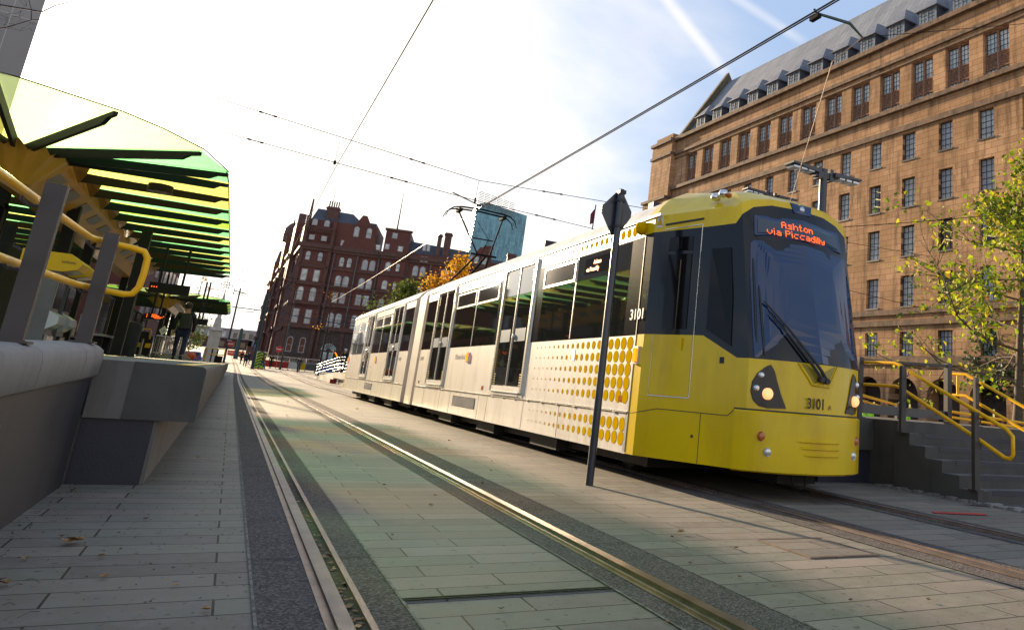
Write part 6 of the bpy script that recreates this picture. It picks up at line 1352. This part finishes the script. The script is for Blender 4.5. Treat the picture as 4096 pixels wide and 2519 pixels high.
# far span wires, all visible as thin lines against the sky and the hotel
fr_ = [(60, -3, 7.3, 9, 6.4), (72, -3, 8.6, 10, 8.2), (72, -3, 7.6, 10, 7.3), (88, -3.5, 7.8, 12, 7.0), (100, -.7, 8.6, 14, 7.8), (100, -.7, 7.4, 14, 6.6), (112, -4, 9.6, 14, 8.4), (125, -4, 9.4, 14, 8.8), (140, -4, 9.9, 3, 9.3), (155, -4, 10.6, 4, 10.1), (130, -4, 8.2, 3, 7.9)]
for k, (y, x0, z0, x1, z1) in enumerate(fr_):
    p, m_, q = (x0, y, z0), ((x0 + x1) / 2, y, (z0 + z1) / 2 - .25), (x1, y, z1); b = MB(); b.tube([p, m_], .014, 4); b.tube([m_, q], .014, 4)
    for A_, B_, u in ((p, m_, .35), (p, m_, .75), (m_, q, .4)): insul(b, A_, B_, u, u + .05)
    o = b.build('span_wire', 'wire', org=p); tag(o, 'distant cross-span wire over the far junction', 'wire', 'distant cross-span wires over the junction')
b = MB(); b.tube([(-1.2, 100, 7.0), (2.1, 99.5, 6.9), (9, 100, 6.5), (12, 100, 6.3)], .05, 5); b.tube([(-.2, 100, 6.6), (1.0, 100, 6.65), (1.1, 100, 6.95)], .035, 4); o = b.build('cross_arm', 'pole_grey', org=(2, 100, 7)); tag(o, 'long horizontal bracket arm from the teal mast across the hotel front', 'wire fitting')
# ------------------------------------------------------------------ site fence, chevrons, signals
def panel(x0, y0, x1, y1, label, fill, group):
    t = thing('site_fence', label, 'fence', (x0, y0, gz(y0)), group=group); P = Vector((x0, y0, gz(y0))); Q = Vector((x1, y1, gz(y1))); U = Vector((0, 0, 1)); b = MB(); b.tube([P, P + U * 1.55, Q + U * 1.55, Q], .03, 5)
    for k in range(1, 9): c = P.lerp(Q, k / 9); b.tube([c, c + U * 1.55], .008, 3)
    b.build('mesh_panel', 'bright_metal', t); b = MB(); s = Vector((0, -.06, 0)); b.prism([P + U * .15 + s, Q + U * .15 + s, Q + U * .95 + s, P + U * .95 + s], (0, .04, 0)); o = b.build('board', fill, t); return t
fx = [(3.3, 113, 'red_paint', 'site fence panel with a red board, first right of the chevrons'), (4.9, 112, 'red_paint', 'site fence panel with a red board, second from the chevrons'), (6.2, 110.5, 'white_paint', 'site fence panel with a pale board before the yellow one'), (7.2, 109.5, 'hood_yellow', 'site fence panel with a yellow board'), (8.0, 109, 'machine_grey', 'site fence panel with a grey board behind the reddish-haired person'), (9.6, 108, 'blue_paint', 'site fence panel with a dark blue board'), (11.2, 107, 'machine_grey', 'site fence panel with a grey board nearest the platform ramp'), (12.8, 106, None, '')]
for k in range(7): panel(fx[k][0], fx[k][1], fx[k + 1][0] - .05, fx[k + 1][1], fx[k][3], fx[k][2], 'site fence panels in front of the hotel')
t = thing('chevron_board', 'lime and dark chevron board on the back of a works vehicle', 'works sign', (2.85, 104, gz(104)))
b = MB(); b.box(2.35, 3.35, 104, 104.1, .62, 2.45); b.build('board', 'lime', t); b = MB()
for k in range(5):
    z = .75 + k * .33
    for s in (-1, 1): b.prism([(2.85, 103.98, z + .28), (2.85, 103.98, z + .44), (2.85 + s * .5, 103.98, z + .16), (2.85 + s * .5, 103.98, z)], (0, -.02, 0))
b.build('stripes', 'dark_stone', t); b = MB(); b.box(2.35, 3.35, 104.0, 104.12, .35, .62); b.box(2.3, 3.4, 103.97, 104.1, 2.40, 2.50, m=1); b.build('frame', ['orange_plastic', 'white_paint'], t)
for x in (2.5, 3.2): b = MB(); b.box(x - .05, x + .05, 104, 104.1, gz(104), .62); b.build('leg', 'rubber', t)
t = thing('traffic_signal', 'signal head showing a slanting amber bar in front of the hotel', 'traffic signal', (8.72, 85, gz(85)))
b = MB(); b.tube([(8.72, 85, gz(85)), (8.72, 85, 2.2)], .06, 6); b.build('pole', 'pole_grey', t); b = MB(); b.box(8.42, 9.05, 85, 85.2, 2.15, 2.95); b.build('head', 'black_ink', t); b = MB(); b.tube([(8.58, 84.97, 2.76), (8.72, 84.97, 2.60), (8.76, 84.97, 2.52), (8.88, 84.97, 2.32)], .05, 6); b.build('amber_bar', 'amber_on', t)
b = MB(); b.tube([(7.25, 84, .35), (7.6, 84, 1.3), (8.0, 84, 1.65)], [.07, .08, .05], 6); b.box(7.85, 8.5, 83.9, 84.05, 1.5, 1.9); o = b.build('works_arm', 'grey_metal', org=(7.25, 84, gz(84))); tag(o, 'grey angled sculpture arm left of the amber signal', 'roadworks')  # angled arm belonging to the street works
for k, (x, y, c) in enumerate(((-.4, 172, 'orange_plastic'), (.6, 170, 'red_paint'), (1.3, 168, 'orange_plastic'))):
    b = MB(); b.box(x - .5, x + .5, y, y + .3, gz(y), gz(y) + .9); b.box(x - .5, x + .5, y - .02, y, gz(y) + .4, gz(y) + .55, m=1); b.box(x - .6, x - .5, y - .1, y + .4, gz(y), gz(y) + 1.0); o = b.build('works_barrier', [c, 'white_paint'], org=(x, y, gz(y))); tag(o, 'orange works barrier far up the street', 'barrier', 'orange works barriers far up the street')
o = MB(); o.box(1.7, 3.1, 150, 151, gz(150), gz(150) + 2.2); o.box(1.68, 3.12, 149.95, 150, gz(150) + 1.0, gz(150) + 1.06); o = o.build('works_container', 'terracotta', org=(2.4, 150, gz(150))); tag(o, 'brown boxy container left of the teal mast', 'container')
t = thing('direction_sign', 'blue upright direction sign beside the brown container', 'sign', (2.75, 140, gz(140))); b = MB(); b.box(2.62, 3.0, 140, 140.05, 3.0, 4.1); b.build('plate', 'blue_paint', t); b = MB(); b.tube([(2.8, 140.1, gz(140)), (2.8, 140.1, 4.2)], .05, 5); b.build('post', 'grey_metal', t)
# car and small street clutter left of the memorial
def car(x, y, m, label):
    t = thing('parked_car', label, 'car', (x, y, gz(y)), group='cars beyond the memorial'); z = gz(y); b = MB(); pr = [(-.85, .25), (.85, .25), (.88, .75), (.72, .9), (.60, 1.38), (-.60, 1.38), (-.72, .9), (-.88, .75)]
    b.prism([(x + a, y, z + c) for a, c in pr], (0, 4.2, 0)); b.build('body', m, t); b = MB(); b.prism([(x + a, y - .01, z + c) for a, c in ((-.62, .92), (.62, .92), (.52, 1.30), (-.52, 1.30))], (0, .02, 0)); b.build('rear_window', 'dark_glass', t)
    for s in (-1, 1): b = MB(); b.box(x + s * .7 - .1, x + s * .7 + .1, y - .03, y, z + .65, z + .8); b.build('tail_lamp', 'red_paint', t); b = MB(); b.lathe((0, 0, 0), [(0, -.1), (.3, -.1), (.32, .1), (0, .1)], 12, M=Matrix.Translation((x + s * .78, y + .8, z + .3)) @ Matrix.Rotation(math.pi / 2, 4, 'Y')); b.build('wheel', 'rubber', t)
car(-3.6, 96, 'blue_paint', 'blue car with a pale windscreen just left of the memorial base'); car(-5.6, 104, 'white_paint', 'pale car further left behind the walking man'); car(-4.9, 88, 'machine_grey', 'dark grey car behind the orange sack')
# flag on a roof
t = thing('flag', 'small dark red and blue flag on a pole above the tram roof', 'flag', (52.3, 130, 24)); b = MB(); b.tube([(52.3, 130, 24), (52.6, 130, 35.2)], .12, 5); b.build('pole', 'pole_grey', t); b = MB(); b.grid([[(52.6 - k * .22, 130 + .1 * math.sin(k), 34.6 - k * .35), (52.5 - k * .18, 130 + .1 * math.sin(k), 31.6 - k * .1)] for k in range(5)]); b.build('cloth', 'cloth_maroon', t)
b = MB(); b.box(47, 66, 130, 145, 0, 24); b.box(46.8, 66.2, 129.8, 145, 24, 24.5); o = b.build('library_block', 'panel_cream', org=(45, 135, 0)); tag(o, 'pale block hidden behind the tram, carrying the flag', 'building')
bpy.context.view_layer.update()
